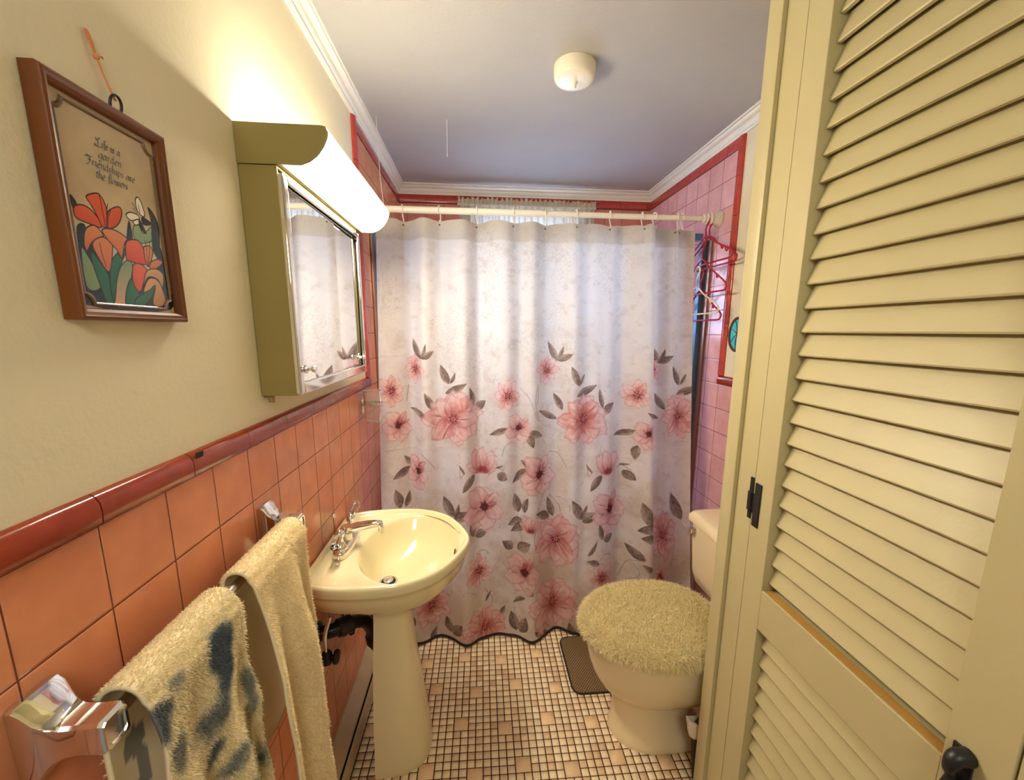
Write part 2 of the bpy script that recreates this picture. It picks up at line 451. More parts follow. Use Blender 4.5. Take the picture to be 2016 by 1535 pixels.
nt.links.new(b.outputs[0], mx.inputs[1]); nt.links.new(tr.outputs[0], mx.inputs[2]); nt.links.new(mx.outputs[0], nt.nodes['Material Output'].inputs['Surface'])
M['frost'] = m
m, nt, b = new_mat('obscure_door_glass')
tr = nt.nodes.new('ShaderNodeBsdfTranslucent'); tr.inputs['Color'].default_value = (0.93, 0.96, 1.0, 1)
tp = nt.nodes.new('ShaderNodeBsdfTransparent')
mx = nt.nodes.new('ShaderNodeMixShader'); mx.inputs[0].default_value = 0.6
nt.links.new(tr.outputs[0], mx.inputs[1]); nt.links.new(tp.outputs[0], mx.inputs[2]); nt.links.new(mx.outputs[0], nt.nodes['Material Output'].inputs['Surface'])
M['door_glass'] = m
MB().add([(WX0 + 0.05, YB + 0.05, WZ0 + 0.05), (WX1 - 0.05, YB + 0.05, WZ0 + 0.05), (WX1 - 0.05, YB + 0.05, WZ1 - 0.05), (WX0 + 0.05, YB + 0.05, WZ1 - 0.05)], [(0, 1, 2, 3)]).build('window_pane', M['frost'], win)

# gathered curtain on the window
vx0, vx1 = 0.355, 1.16
nx, nz = 260, 60
u = np.linspace(0, 1, nx)[None, :]; t = np.linspace(0, 1, nz)[:, None]
X = vx0 + (vx1 - vx0) * u + 0 * t
Z = 2.072 - 0.30 * t - 0.004 * np.sin(u * 150) * (t < 0.02) - 0.012 * noise2(nz, nx, 9, 4) * (t < 0.05)
Y = 2.612 + 0.010 * np.sin(u * 2 * PI * 24 + 1.3 * np.sin(u * 17)) * (0.6 + 0.4 * t) + 0.006 * np.sin(u * 2 * PI * 41)
Y = Y - 0.008 * np.exp(-((t - 0.02) / 0.02) ** 2) * np.sin(u * 2 * PI * 60)
wc = thing('window_curtain', 'gathered ivory lace curtain across the window above the shower', 'curtain', (0.757, 2.612, 1.2))
m, nt, b = new_mat('sheer_lace'); b.inputs['Base Color'].default_value = S(206, 196, 170)
b.inputs['Roughness'].default_value = 0.9
tr = nt.nodes.new('ShaderNodeBsdfTranslucent'); tr.inputs['Color'].default_value = S(236, 230, 220)
mx = nt.nodes.new('ShaderNodeMixShader'); mx.inputs[0].default_value = 0.22
nt.links.new(b.outputs[0], mx.inputs[1]); nt.links.new(tr.outputs[0], mx.inputs[2]); nt.links.new(mx.outputs[0], nt.nodes['Material Output'].inputs['Surface'])
M['sheer'] = m
big_mesh('drape', np.stack([X, Y, Z], -1).reshape(-1, 3), grid_faces(nz, nx), M['sheer'], wc)
# ruffled heading
V = []; nz2 = 8
for j in range(nz2):
    tt = j / (nz2 - 1)
    for i in range(nx):
        uu = i / (nx - 1); a = uu * 2 * PI
        V.append((vx0 - 0.005 + (vx1 - vx0 + 0.01) * uu + 0.004 * math.sin(a * 37), 2.600 - 0.012 * tt * math.sin(a * 33 + 2 * math.sin(a * 5)) - 0.006 * tt,
                  2.052 + 0.03 * tt + 0.006 * tt * math.sin(a * 29 + 1.0)))
big_mesh('ruffle', V, grid_faces(nz2, nx), M['sheer'], wc)
MB().tube([(vx0 - 0.01, 2.612, 2.052), (vx1 + 0.01, 2.612, 2.052)], 0.006).build('curtain_wire', M['window_frame'], wc)
# ------------------------------------------------------------------ built-in closet with a louvered door
CX0, CYF = 1.08, 0.945
cl = thing('linen_closet', 'cream built-in closet with tall louvered door and black H hinge at the right', 'closet', (1.3, 0.35, 0))
mb = MB()
mb.box(CX0 + 0.02, W - 0.001, CYF - 0.02, CYF, 0, H - 0.001)                       # return panel facing the toilet
mb.build('side_panel', M['closet'], cl, bevel=0.001)
fr = MB().box(CX0, CX0 + 0.02, 0.8475, CYF, 0, H - 0.001).box(CX0, CX0 + 0.02, YF + 0.001, 0.348, 0, H - 0.001).box(CX0, CX0 + 0.02, 0.348, 0.8475, 2.10, H - 0.001)
fr.box(CX0, CX0 + 0.02, 0.348, 0.8475, 0, 0.05)
fr.build('face_frame', M['closet'], cl, bevel=0.0015)
ca = MB().prism([(CX0 - 0.0005, 0.908), (CX0 - 0.010, 0.908), (CX0 - 0.0115, 0.911), (CX0 - 0.0115, 0.949), (CX0 - 0.009, 0.953), (CX0 + 0.02, 0.953), (CX0 + 0.02, 0.9455), (CX0 - 0.0005, 0.9455)], 'z', 0, H - 0.001)
ca.build('corner_casing', M['closet'], cl)
# dark interior box keeps the closet closed behind the slats
MB().box(CX0 + 0.16, CX0 + 0.17, YF + 0.01, CYF - 0.02, 0.0, H - 0.001).build('back_panel', M['closet'], cl, smooth=False)
D0, D1, DX0, DX1 = 0.3505, 0.8455, CX0 - 0.001, CX0 + 0.040
LY0, LY1 = 0.419, 0.785
RZ0, RZ1 = 0.667, 0.762
dr = MB().box(DX0, DX1, LY1, D1, 0.055, 2.095).box(DX0, DX1, D0, LY0, 0.055, 2.095)
dr.box(DX0, DX1, LY0, LY1, RZ0, RZ1).box(DX0, DX1, LY0, LY1, 0.055, 0.16).box(DX0, DX1, LY0, LY1, 2.0, 2.095)
door = dr.build('door', M['closet'], cl, bevel=0.0012)
def slats(z0, z1, first):
    mb = MB(); z = first
    while z < z1 - 0.004:
        # leaning slat: lower lip forward, upper edge back inside the frame
        x0 = DX0 + 0.0135
        prof = [(x0, z + 0.0026), (x0 + 0.0012, z), (x0 + 0.0075, z - 0.0008), (x0 + 0.0265, z + 0.051), (x0 + 0.0195, z + 0.052)]
        prof = [(a, min(b, z1 - 0.0005)) for a, b in prof]
        mb.prism([(a, b) for a, b in prof], 'y', LY0 + 0.0005, LY1 - 0.0005)
        z += 0.0458
    return mb
slats(RZ1, 2.0, 0.7785).build('louver', M['closet'], door, angle=30)
slats(0.16, RZ0, 0.206).build('louver', M['closet'], door, angle=30)
e = MB().box(DX0 + 0.0035, DX0 + 0.022, LY0 + 0.002, LY1 - 0.002, RZ1 - 0.0005, RZ1 + 0.0008).build('worn_rail_edge', M['bare_wood'], door, smooth=False)
e['label'] = 'bare worn wood along the top of the middle rail'
# H hinge
hb = MB()
fx0, fx1 = CX0 - 0.0045, CX0 - 0.0012
hb.box(fx0, fx1, 0.8195, 0.8385, 0.893, 0.995)          # leaf on the door
hb.box(fx0, fx1, 0.8465, 0.8565, 0.905, 1.003)          # leaf on the frame
hb.box(fx0, fx1, 0.8385, 0.861, 0.922, 0.968)
hb.tube([(CX0 - 0.0055, 0.8475, 0.921), (CX0 - 0.0055, 0.8475, 0.969)], 0.0042, 12)
h = hb.build('hinge', M['black'], door, bevel=0.0008); h['label'] = 'black H-shaped hinge'
# curved black pull
kb = MB()
kp = spline([(CX0 - 0.001, 0.392, 0.792), (CX0 - 0.018, 0.393, 0.790), (CX0 - 0.023, 0.394, 0.775), (CX0 - 0.012, 0.398, 0.757), (CX0 - 0.016, 0.400, 0.735), (CX0 - 0.020, 0.400, 0.715), (CX0 - 0.001, 0.400, 0.706)], 6)
kb.tube(kp, [0.0085 + 0.003 * math.cos(i / len(kp) * 6.28) for i in range(len(kp))], 12)
kb.box(CX0 - 0.0045, CX0 - 0.0015, 0.384, 0.408, 0.700, 0.800)
k = kb.build('door_pull', M['black'], door, bevel=0.0008); k['label'] = 'black curved pull'

# ------------------------------------------------------------------ framed picture
pc = thing('framed_picture', 'oak framed glass art of orange lilies and a butterfly with a friendship verse', 'picture', (0.0, 0.596, 1.338))
PY0, PY1, PZ0, PZ1 = 0.510, 0.683, 1.338, 1.593
def frame_ring(d, x): return [(x, PY0 + d, PZ0 + d), (x, PY1 - d, PZ0 + d), (x, PY1 - d, PZ1 - d), (x, PY0 + d, PZ1 - d)]
rings = [frame_ring(0, 0.001), frame_ring(0, 0.016), frame_ring(0.0015, 0.0195), frame_ring(0.004, 0.0205), frame_ring(0.007, 0.0190), frame_ring(0.009, 0.0185), frame_ring(0.0125, 0.0155), frame_ring(0.0135, 0.012), frame_ring(0.0135, 0.004)]
MB().loft(rings, False, False).build('frame', M['oak'], pc, angle=25)
# glass art painted as a pigment map on a fine mesh
AW, AH, AX = 0.148, 0.230, 0.0095
PXW, PXH = 296, 460
AY, AZ = 0.5225, 1.3505
def blank(h, w, c): return np.ones((h, w, 3)) * (np.array(c) / 255.0)
art = blank(PXH, PXW, (196, 176, 140))
art *= (0.93 + 0.12 * fbm(PXH, PXW, 60, 21))[..., None]
yy, zz = np.meshgrid(np.arange(PXW) / PXW * AW, np.arange(PXH) / PXH * AH)
# picture-local coordinates used by the pigment shapes
ly = yy + AY - 0.518; lz = zz + AZ - 1.356
def inside(poly):
    ins = np.zeros(ly.shape, bool); n = len(poly)
    for i in range(n):
        y0, z0 = poly[i]; y1, z1 = poly[(i + 1) % n]
        c = ((z0 > lz) != (z1 > lz)) & (ly < (y1 - y0) * (lz - z0) / (z1 - z0 + 1e-12) + y0)
        ins ^= c
    return ins
def dseg(pts):
    d = np.full(ly.shape, 1e9)
    for (y0, z0), (y1, z1) in zip(pts[:-1], pts[1:]):
        vy, vz = y1 - y0, z1 - z0; L2 = vy * vy + vz * vz + 1e-12
        t = np.clip(((ly - y0) * vy + (lz - z0) * vz) / L2, 0, 1)
        d = np.minimum(d, np.hypot(ly - y0 - t * vy, lz - z0 - t * vz))
    return d
inkc = np.array((22, 14, 10)) / 255.0
def lead(pts, w=0.0006):
    a = (1 - sst(w * 0.6, w * 1.5, dseg(pts)))[..., None]
    art[:] = art * (1 - a) + inkc * a
cols = {'red': ((196, 66, 34), (222, 104, 62)), 'org': ((196, 96, 44), (214, 138, 84)), 'tan': ((176, 120, 70), (206, 160, 110)), 'dgr': ((16, 34, 22), (26, 56, 36)),
        'grn': ((24, 84, 52), (44, 112, 70)), 'lgr': ((112, 142, 96), (150, 168, 120)), 'pnk': ((206, 150, 112), (120, 150, 104)), 'wht': ((226, 216, 196), (236, 228, 210)), 'blk': ((14, 10, 8), (20, 14, 10))}
ART_LEAF=[ ('dgr',[(.010,.0),(.010,.045),(.024,.078),(.045,.05),(.07,.045),(.1,.05),(.125,.055),(.141,.085),(.144,.04),(.144,0.0)]),('dgr',[(0.017,0.084),(0.027,0.088),(0.025,0.068),(0.032,0.052),(0.047,0.031),(0.049,0.002),(0.033,0.001),(0.027,0.037),(0.016,0.058)]),('lgr',[(0.017,0.06),(0.023,0.057),(0.036,0.029),(0.03,0.017),(0.016,0.02)]),('pnk',[(0.05,0.002),(0.064,0.042),(0.079,0.058),(0.087,0.055),(0.082,0.037),(0.067,0.002)]),('lgr',[(0.097,0.1),(0.106,0.11),(0.114,0.098),(0.13,0.11),(0.131,0.094),(0.111,0.085),(0.098,0.087)]),('grn',[(0.029,0.06),(0.038,0.052),(0.048,0.035),(0.049,0.002),(0.04,0.002),(0.03,0.042)]),('grn',[(0.054,0.05),(0.069,0.067),(0.082,0.072),(0.073,0.058),(0.06,0.034),(0.051,0.005),(0.048,0.021)]),('grn',[(0.073,0.024),(0.083,0.036),(0.091,0.018),(0.082,0.004),(0.067,0.002)]),('grn',[(0.087,0.013),(0.11,0.024),(0.126,0.04),(0.116,0.02),(0.099,0.004),(0.081,0.001)]),('dgr',[(0.084,0.082),(0.092,0.108),(0.094,0.091),(0.091,0.085)]),('dgr',[(0.131,0.115),(0.129,0.135),(0.143,0.118),(0.14,0.085),(0.134,0.07),(0.127,0.083)]),('dgr',[(0.015,0.117),(0.021,0.11),(0.016,0.104)]) ]
ART_PETAL=[ ('red',[(0.017,0.105),(0.026,0.11),(0.036,0.109),(0.045,0.102),(0.049,0.091),(0.037,0.091),(0.02,0.093),(0.016,0.097)]),('red',[(0.035,0.121),(0.044,0.127),(0.053,0.129),(0.059,0.121),(0.061,0.108),(0.057,0.093),(0.05,0.093),(0.045,0.104),(0.04,0.113)]),('red',[(0.061,0.11),(0.07,0.118),(0.08,0.122),(0.083,0.117),(0.078,0.105),(0.069,0.096),(0.058,0.093)]),('org',[(0.029,0.086),(0.04,0.091),(0.049,0.084),(0.048,0.08),(0.033,0.071),(0.025,0.06),(0.022,0.065),(0.024,0.077)]),('org',[(0.049,0.088),(0.062,0.092),(0.076,0.09),(0.085,0.085),(0.08,0.079),(0.072,0.06),(0.066,0.069),(0.057,0.076)]),('org',[(0.033,0.07),(0.048,0.08),(0.059,0.075),(0.06,0.068),(0.05,0.04),(0.038,0.055)]),('red',[(0.082,0.08),(0.093,0.086),(0.104,0.086),(0.11,0.077),(0.111,0.059),(0.099,0.057),(0.083,0.058),(0.079,0.061)]),('org',[(0.11,0.077),(0.114,0.082),(0.123,0.083),(0.126,0.075),(0.116,0.057),(0.111,0.058)]),('org',[(0.117,0.06),(0.133,0.068),(0.142,0.065),(0.131,0.056),(0.119,0.051)]),('red',[(0.088,0.053),(0.099,0.057),(0.111,0.05),(0.101,0.031),(0.092,0.02),(0.084,0.032)]),('tan',[(0.111,0.05),(0.13,0.054),(0.14,0.047),(0.135,0.03),(0.128,0.04),(0.111,0.041),(0.097,0.023),(0.102,0.034)]),('tan',[(0.099,0.021),(0.111,0.039),(0.126,0.04),(0.134,0.029),(0.137,0.007),(0.113,0.005),(0.122,0.031),(0.11,0.024)]) ]
ART_FLY=[ ('wht',[(0.112,0.143),(0.117,0.139),(0.121,0.125),(0.118,0.12),(0.109,0.125),(0.108,0.137)]),('wht',[(0.089,0.115),(0.096,0.12),(0.108,0.12),(0.11,0.115),(0.096,0.11)]),('wht',[(0.099,0.11),(0.11,0.115),(0.109,0.109),(0.102,0.106)]),('blk',[(0.11,0.115),(0.119,0.099),(0.11,0.104)]),('blk',[(0.116,0.119),(0.132,0.114),(0.116,0.11)]) ]
ART_LINE=[ [(0.055,0.092),(0.054,0.115),(0.053,0.13)],[(0.057,0.093),(0.06,0.11),(0.063,0.121)],[(0.058,0.093),(0.061,0.105),(0.066,0.114)],[(0.113,0.057),(0.115,0.078),(0.115,0.089)],[(0.114,0.057),(0.12,0.076),(0.123,0.09)],[(0.118,0.057),(0.124,0.072),(0.129,0.083)],[(0.043,0.072),(0.044,0.058),(0.047,0.045)],[(0.109,0.125),(0.102,0.133)],[(0.108,0.122),(0.102,0.127)],[(0.112,0.133),(0.113,0.124)] ]

nse = fbm(PXH, PXW, 40, 5)
for grp in (ART_LEAF, ART_PETAL, ART_FLY):
    for key, poly in grp:
        p = spline(poly, 4, True); msk = inside(p)
        zc = np.array([q[1] for q in p]); t = np.clip((lz - zc.min()) / (zc.max() - zc.min() + 1e-9), 0, 1)
        t = np.clip(t * 0.7 + nse * 0.4 if key != 'pnk' else t, 0, 1)[..., None]
        a0, a1 = (np.array(c) / 255.0 for c in cols[key]); c = a0 * (1 - t) + a1 * t
        art[msk] = c[msk]
        lead(p + [p[0]], 0.0005 if key in ('lgr', 'pnk') else 0.00065)
for st in ART_LINE: lead(spline(st, 4), 0.00045)
V = np.stack([np.full(yy.shape, AX), yy + AY, zz + AZ], -1).reshape(-1, 3)
M['art'] = attr_mat('painted_glass', 'pattern', rough=0.12, spec=0.5)
panel = big_mesh('art_glass', V, grid_faces(PXH, PXW), M['art'], pc, lin(art).reshape(-1, 3))
# clear bevelled border strip with scalloped corners
bo = MB()
def bpath(o):
    y0, y1, z0, z1 = AY + 0.004 + o, AY + AW - 0.004 - o, AZ + 0.004 + o, AZ + AH - 0.005 - o; r = 0.012
    P = []
    for cy, cz, a0 in ((y0, z0, 90), (y1, z0, 180), (y1, z1, 270), (y0, z1, 360)):
        for k in range(7):
            a = math.radians(a0 - 90 * k / 6)
            P.append((cy + r * math.cos(a), cz + r * math.sin(a)))
    return P
R0 = [(AX + 0.0004, y, z) for y, z in bpath(0.000)]; R1 = [(AX + 0.0022, y, z) for y, z in bpath(0.0012)]; R2 = [(AX + 0.0022, y, z) for y, z in bpath(0.003)]; R3 = [(AX + 0.0004, y, z) for y, z in bpath(0.0042)]
bo.loft([R0, R1, R2, R3], False, False)
M['glass_rim'] = mat('smoky_glass_rim', S(120, 92, 66), 0.08, spec=0.8, coat=0.6)
bo.build('bevelled_border', M['glass_rim'], panel)
# the verse, written with a broad pen
GL = {'a': (1.0, [[(.75, .9), (.4, 1), (.08, .6), (.1, .15), (.35, 0), (.7, .5), (.78, 1)], [(.78, 1), (.72, .2), (.85, 0), (1, .12)]]),
 'i': (.5, [[(.1, .85), (.22, 1), (.2, .15), (.32, 0), (.45, .12)], [(.25, 1.45), (.32, 1.52)]]),
 'f': (.62, [[(.8, 1.75), (.55, 1.85), (.4, 1.6), (.35, .2), (.25, -.5)], [(.1, 1), (.65, 1)]]),
 'e': (.82, [[(.1, .5), (.7, .65), (.6, 1), (.3, .95), (.08, .5), (.2, .05), (.5, 0), (.75, .2)]]),
 's': (.75, [[(.62, .88), (.4, 1), (.15, .8), (.35, .52), (.58, .25), (.35, 0), (.05, .1)]]),
 'g': (.98, [[(.75, .9), (.4, 1), (.08, .6), (.1, .15), (.35, .02), (.7, .5)], [(.78, 1), (.72, -.3), (.45, -.7), (.1, -.55)]]),
 'r': (.7, [[(.1, .9), (.22, 1), (.2, 0)], [(.2, .5), (.45, .95), (.65, .95)]]),
 'd': (1.02, [[(.75, .9), (.4, 1), (.08, .6), (.1, .15), (.35, 0), (.7, .5)], [(.82, 1.8), (.72, .2), (.85, 0), (.98, .12)]]),
 'n': (1.0, [[(.1, .9), (.22, 1), (.2, 0)], [(.2, .55), (.5, 1), (.72, .85), (.68, .15), (.82, 0), (.95, .12)]]),
 'h': (1.0, [[(.3, 1.85), (.2, 0)], [(.2, .55), (.5, 1), (.72, .85), (.68, .15), (.82, 0), (.95, .12)]]),
 'p': (.98, [[(.1, .95), (.22, 1), (.15, -.7)], [(.2, .6), (.5, 1), (.8, .7), (.65, .1), (.35, 0), (.18, .15)]]),
 'o': (.9, [[(.4, 1), (.1, .6), (.15, .1), (.42, 0), (.72, .45), (.65, .95), (.4, 1)]]),
 't': (.62, [[(.35, 1.4), (.25, .2), (.4, 0), (.6, .12)], [(.08, 1), (.6, 1)]]),
 'w': (1.3, [[(.08, .9), (.2, 1), (.18, .2), (.38, 0), (.62, .5), (.65, 1)], [(.65, 1), (.62, .2), (.85, 0), (1.15, .6), (1.05, 1)]]),
 'l': (.5, [[(.32, 1.85), (.2, .2), (.35, 0), (.5, .12)]]),
 'L': (1.25, [[(.9, 1.6), (.7, 1.95), (.45, 1.6), (.4, .5), (.15, 0), (-.3, -.05), (-.5, .3)], [(.15, .05), (.6, -.05), (1.1, .05), (1.3, .3)], [(.2, 1.2), (-.2, 1.5), (.1, 1.9)]]),
 'F': (1.15, [[(.7, 1.7), (.55, .6), (.3, -.1), (-.1, -.1)], [(-.4, 1.5), (0, 1.8), (.6, 1.65), (1.2, 1.75), (1.4, 1.95)], [(.2, .9), (.95, .95)], [(-.5, 1.2), (-.3, 1.6), (.1, 1.4)]]),
 '.': (.45, [[(.1, 0), (.2, .1)]]), ' ': (.6, [])}
tx = MB()
def write(text, y0, y1, zb):
    adv = sum(GL[c][0] for c in text); s = (y1 - y0) / adv; sz = 0.0054
    x = 0
    nib = (0.125 * 0.0058 * math.cos(0.7), 0.125 * 0.0058 * math.sin(0.7))
    for c in text:
        for st in GL[c][1]:
            P = spline(st, 4)
            Q = [(y0 + (x + p[0] + 0.16 * p[1]) * s, zb + p[1] * sz) for p in P]
            vs = []
            for y, z in Q: vs += [(AX + 0.0005, 0.518 + y - nib[0], 1.356 + z - nib[1]), (AX + 0.0005, 0.518 + y + nib[0], 1.356 + z + nib[1])]
            tx.add(vs, [(2 * i, 2 * i + 1, 2 * i + 3, 2 * i + 2) for i in range(len(Q) - 1)])
        x += GL[c][0]
write('Life is a', 0.060, 0.093, 0.1845); write('garden...', 0.060, 0.101, 0.1715); write('Friendships are', 0.043, 0.111, 0.1595); write('the flowers', 0.052, 0.098, 0.1475)
M['ink'] = mat('black_ink', (0.012, 0.01, 0.008, 1), 0.5)
tx.build('lettering', M['ink'], panel, smooth=False)
# ring and ribbon that carry it
ry = 0.6165
rg = [(0.010 + 0.002 * math.sin(a), ry + 0.0085 * math.cos(a), 1.6015 + 0.0105 * math.sin(a)) for a in np.linspace(0, 2 * PI, 25)[:-1]]
MB().tube(rg, 0.0016, 8, True).build('hanging_ring', M['black'], pc)
rb = MB()
def strip(mb, pts, w):
    vs = []; 
    for i, (x, y, z) in enumerate(pts):
        ww = w[i] if hasattr(w, '__len__') else w
        vs += [(x, y - ww, z), (x + 0.0012, y, z + 0.0004), (x, y + ww, z), (x - 0.0004, y, z)]
    mb.loft([vs[4 * i:4 * i + 4] for i in range(len(pts))])
strip(rb, spline([(0.010, 0.6155, 1.606), (0.008, 0.609, 1.625), (0.006, 0.602, 1.646)], 5), 0.0016)
strip(rb, spline([(0.009, 0.6185, 1.607), (0.006, 0.6115, 1.627), (0.006, 0.603, 1.646)], 5), 0.0016)
strip(rb, spline([(0.006, 0.6025, 1.645), (0.005, 0.600, 1.658), (0.003, 0.598, 1.672)], 4), [0.0012, .002, .0026, .003, .0036, .004, .0044, .0042, .003])
strip(rb, spline([(0.006, 0.6045, 1.647), (0.007, 0.609, 1.650), (0.006, 0.612, 1.649)], 4), 0.0013)
rb.sphere((0.0062, 0.6025, 1.6465), 0.0034, 8)
r_ = rb.build('ribbon', M['ribbon'], pc); r_['label'] = 'peach ribbon knotted on a nail'

# ------------------------------------------------------------------ lighted medicine cabinet
mc = thing('medicine_cabinet', 'cream medicine cabinet with sliding mirror doors and a lit canopy lamp above the sink', 'cabinet', (0.0, 1.17, 1.19))
B0, B1, BZ0, BZ1, BX = 0.908, 1.440, 1.190, 1.640, 0.072
bd = MB().box(0.001, BX, B0, B0 + 0.004, BZ0, BZ1).box(0.001, BX, B1 - 0.004, B1, BZ0, BZ1).box(0.001, BX, B0 + 0.004, B1 - 0.004, BZ0, BZ0 + 0.004).box(0.001, BX, B0 + 0.004, B1 - 0.004, BZ1 - 0.004, BZ1)
bd.box(0.001, 0.006, B0 + 0.004, B1 - 0.004, BZ0 + 0.004, BZ1 - 0.004)
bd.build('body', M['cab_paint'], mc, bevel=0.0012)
cf = MB(); bw = 0.022; fx = BX + 0.010
cf.box(BX - 0.004, fx, B0 + 0.001, B0 + bw, BZ0, BZ1 - 0.012).box(BX - 0.004, fx, B1 - 0.016, B1, BZ0, BZ1 - 0.012)
cf.box(BX - 0.004, fx, B0 + bw, B1 - 0.016, BZ0, BZ0 + 0.026).box(BX - 0.004, fx, B0 + bw, B1 - 0.016, BZ1 - 0.026, BZ1 - 0.012)
cf.build('chrome_frame', M['chrome'], mc, bevel=0.004, seg=3)
tk = MB().box(BX - 0.05, BX - 0.012, B0 + 0.006, B1 - 0.006, BZ0 + 0.006, BZ1 - 0.006).build('door_track', M['black_slot'], mc, smooth=False)
def mirror_door(y0, y1, x, ky):
    d = MB().box(x - 0.003, x, y0, y1, BZ0 + 0.026, BZ1 - 0.034).build('mirror_door', M['mirror'], mc, smooth=False, bevel=0.0012)
    kz = BZ0 + 0.052
    k = MB().lathe((x, ky, kz), [(0.0095, 0.0002), (0.0095, 0.002), (0.004, 0.004), (0.0035, 0.011), (0.0075, 0.014), (0.0085, 0.018), (0.007, 0.022), (0.001, 0.023)], 'x', 20)
    k.build('knob', M['chrome'], d)
mirror_door(B0 + bw + 0.001, 1.215, BX + 0.004, 0.956)
mirror_door(1.195, B1 - 0.036, BX - 0.002, B1 - 0.052)
# canopy
prof = [(0.001, 1.713), (0.160, 1.7125), (0.168, 1.711), (0.172, 1.703), (0.170, 1.692), (0.163, 1.677), (0.150, 1.660), (0.134, 1.648), (0.116, 1.6415), (0.001, 1.6405)]
L0, L1 = 0.906, 1.482
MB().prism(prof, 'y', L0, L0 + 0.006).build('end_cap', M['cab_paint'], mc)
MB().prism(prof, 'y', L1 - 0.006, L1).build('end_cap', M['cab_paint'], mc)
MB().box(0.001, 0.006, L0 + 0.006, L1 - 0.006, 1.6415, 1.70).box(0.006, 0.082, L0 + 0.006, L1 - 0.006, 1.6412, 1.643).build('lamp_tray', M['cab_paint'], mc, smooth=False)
dp = [(0.167, 1.712), (0.1705, 1.703), (0.1685, 1.692), (0.1615, 1.6775), (0.149, 1.661), (0.1335, 1.649), (0.116, 1.643), (0.095, 1.6420), (0.0825, 1.6420)]
dpi = [(x - 0.0015, z + 0.0012) for x, z in dp]
ny = 40
m, nt, b = new_mat('glowing_lamp_cover'); b.inputs['Base Color'].default_value = S(252, 240, 206); b.inputs['Roughness'].default_value = 0.25
b.inputs['Emission Color'].default_value = (0.99, 0.93, 0.79, 1); b.inputs['Emission Strength'].default_value = 145.0
tr = nt.nodes.new('ShaderNodeBsdfTranslucent'); tr.inputs['Color'].default_value = (1.0, 0.88, 0.62, 1)
mx = nt.nodes.new('ShaderNodeMixShader'); mx.inputs[0].default_value = 0.6
nt.links.new(b.outputs[0], mx.inputs[1]); nt.links.new(tr.outputs[0], mx.inputs[2]); nt.links.new(mx.outputs[0], nt.nodes['Material Output'].inputs['Surface'])
M['cover'] = m
dd = spline(dp, 5)
MB().loft([[(x, L0 + 0.0065 + (L1 - L0 - 0.013) * j / ny, z) for x, z in dd] for j in range(ny + 1)], False, False, False).build('lamp_cover', M['cover'], mc)
M['liner'] = mat('glow_blocker_white', S(240, 232, 214), 0.6)
MB().loft([[(x - 0.002, L0 + 0.0065 + (L1 - L0 - 0.013) * j, z + 0.0016) for x, z in dd] for j in (0, 1)], False, False, False).build('glow_blocker', M['liner'], mc)  # opaque sheet added to stop the cover's inward glow reaching the wall
m, nt, b = new_mat('lit_bulb'); b.inputs['Emission Color'].default_value = (1.0, 0.85, 0.58, 1); b.inputs['Emission Strength'].default_value = 6.0
M['bulb'] = m
BULBS = [(0.085, 1.06, 1.678), (0.085, 1.335, 1.678)]
for bx_, by_, bz_ in BULBS:
    bb = MB().sphere((bx_, by_, bz_), 0.019, 12).tube([(bx_, by_ - 0.062, bz_), (bx_, by_ - 0.016, bz_)], 0.012, 14).build('bulb', M['bulb'], mc)
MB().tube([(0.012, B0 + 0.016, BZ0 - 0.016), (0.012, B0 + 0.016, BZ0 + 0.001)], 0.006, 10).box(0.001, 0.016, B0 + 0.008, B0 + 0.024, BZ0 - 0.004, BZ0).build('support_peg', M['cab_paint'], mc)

# ------------------------------------------------------------------ pedestal sink
SY = 1.165
sk = thing('pedestal_sink', 'bone colored pedestal sink with a rounded bowl under the mirror cabinet', 'sink', (0.2, SY, 0))
half = [(0.008, 0.0), (0.008, 0.09), (0.008, 0.150), (0.012, 0.182), (0.032, 0.208), (0.09, 0.226), (0.175, 0.2315), (0.265, 0.220), (0.345, 0.172), (0.400, 0.085), (0.4245, 0.0)]
loop = [(x, y) for x, y in half] + [(x, -y) for x, y in half[-2:0:-1]]
LP = spline([(x, y, 0) for x, y in loop], 12, True)
NA = 128
OC = (0.20, 0.0)
ang = np.array([math.atan2(p[1] - OC[1], p[0] - OC[0]) for p in LP]); rad = np.array([math.hypot(p[0] - OC[0], p[1] - OC[1]) for p in LP])
o_ = np.argsort(ang); ang, rad = ang[o_], rad[o_]
th = np.linspace(-PI, PI, NA, endpoint=False)
RO = np.interp(th, np.r_[ang[-1] - 2 * PI, ang, ang[0] + 2 * PI], np.r_[rad[-1], rad, rad[0]])
def o_ring(s, z, inset=0.0, cx=None):
    return [(max(OC[0] + (RO[i] * s - inset) * math.cos(th[i]), 0.0075), SY + (RO[i] * s - inset) * math.sin(th[i]), z) for i in range(NA)]
def e_ring(cx, a, b_, z, p=2.0):
    out = []
    for t in th:
        c, s_ = math.cos(t), math.sin(t)
        out.append((cx + a * math.copysign(abs(c) ** (2 / p), c), SY + b_ * math.copysign(abs(s_) ** (2 / p), s_), z))
    return out
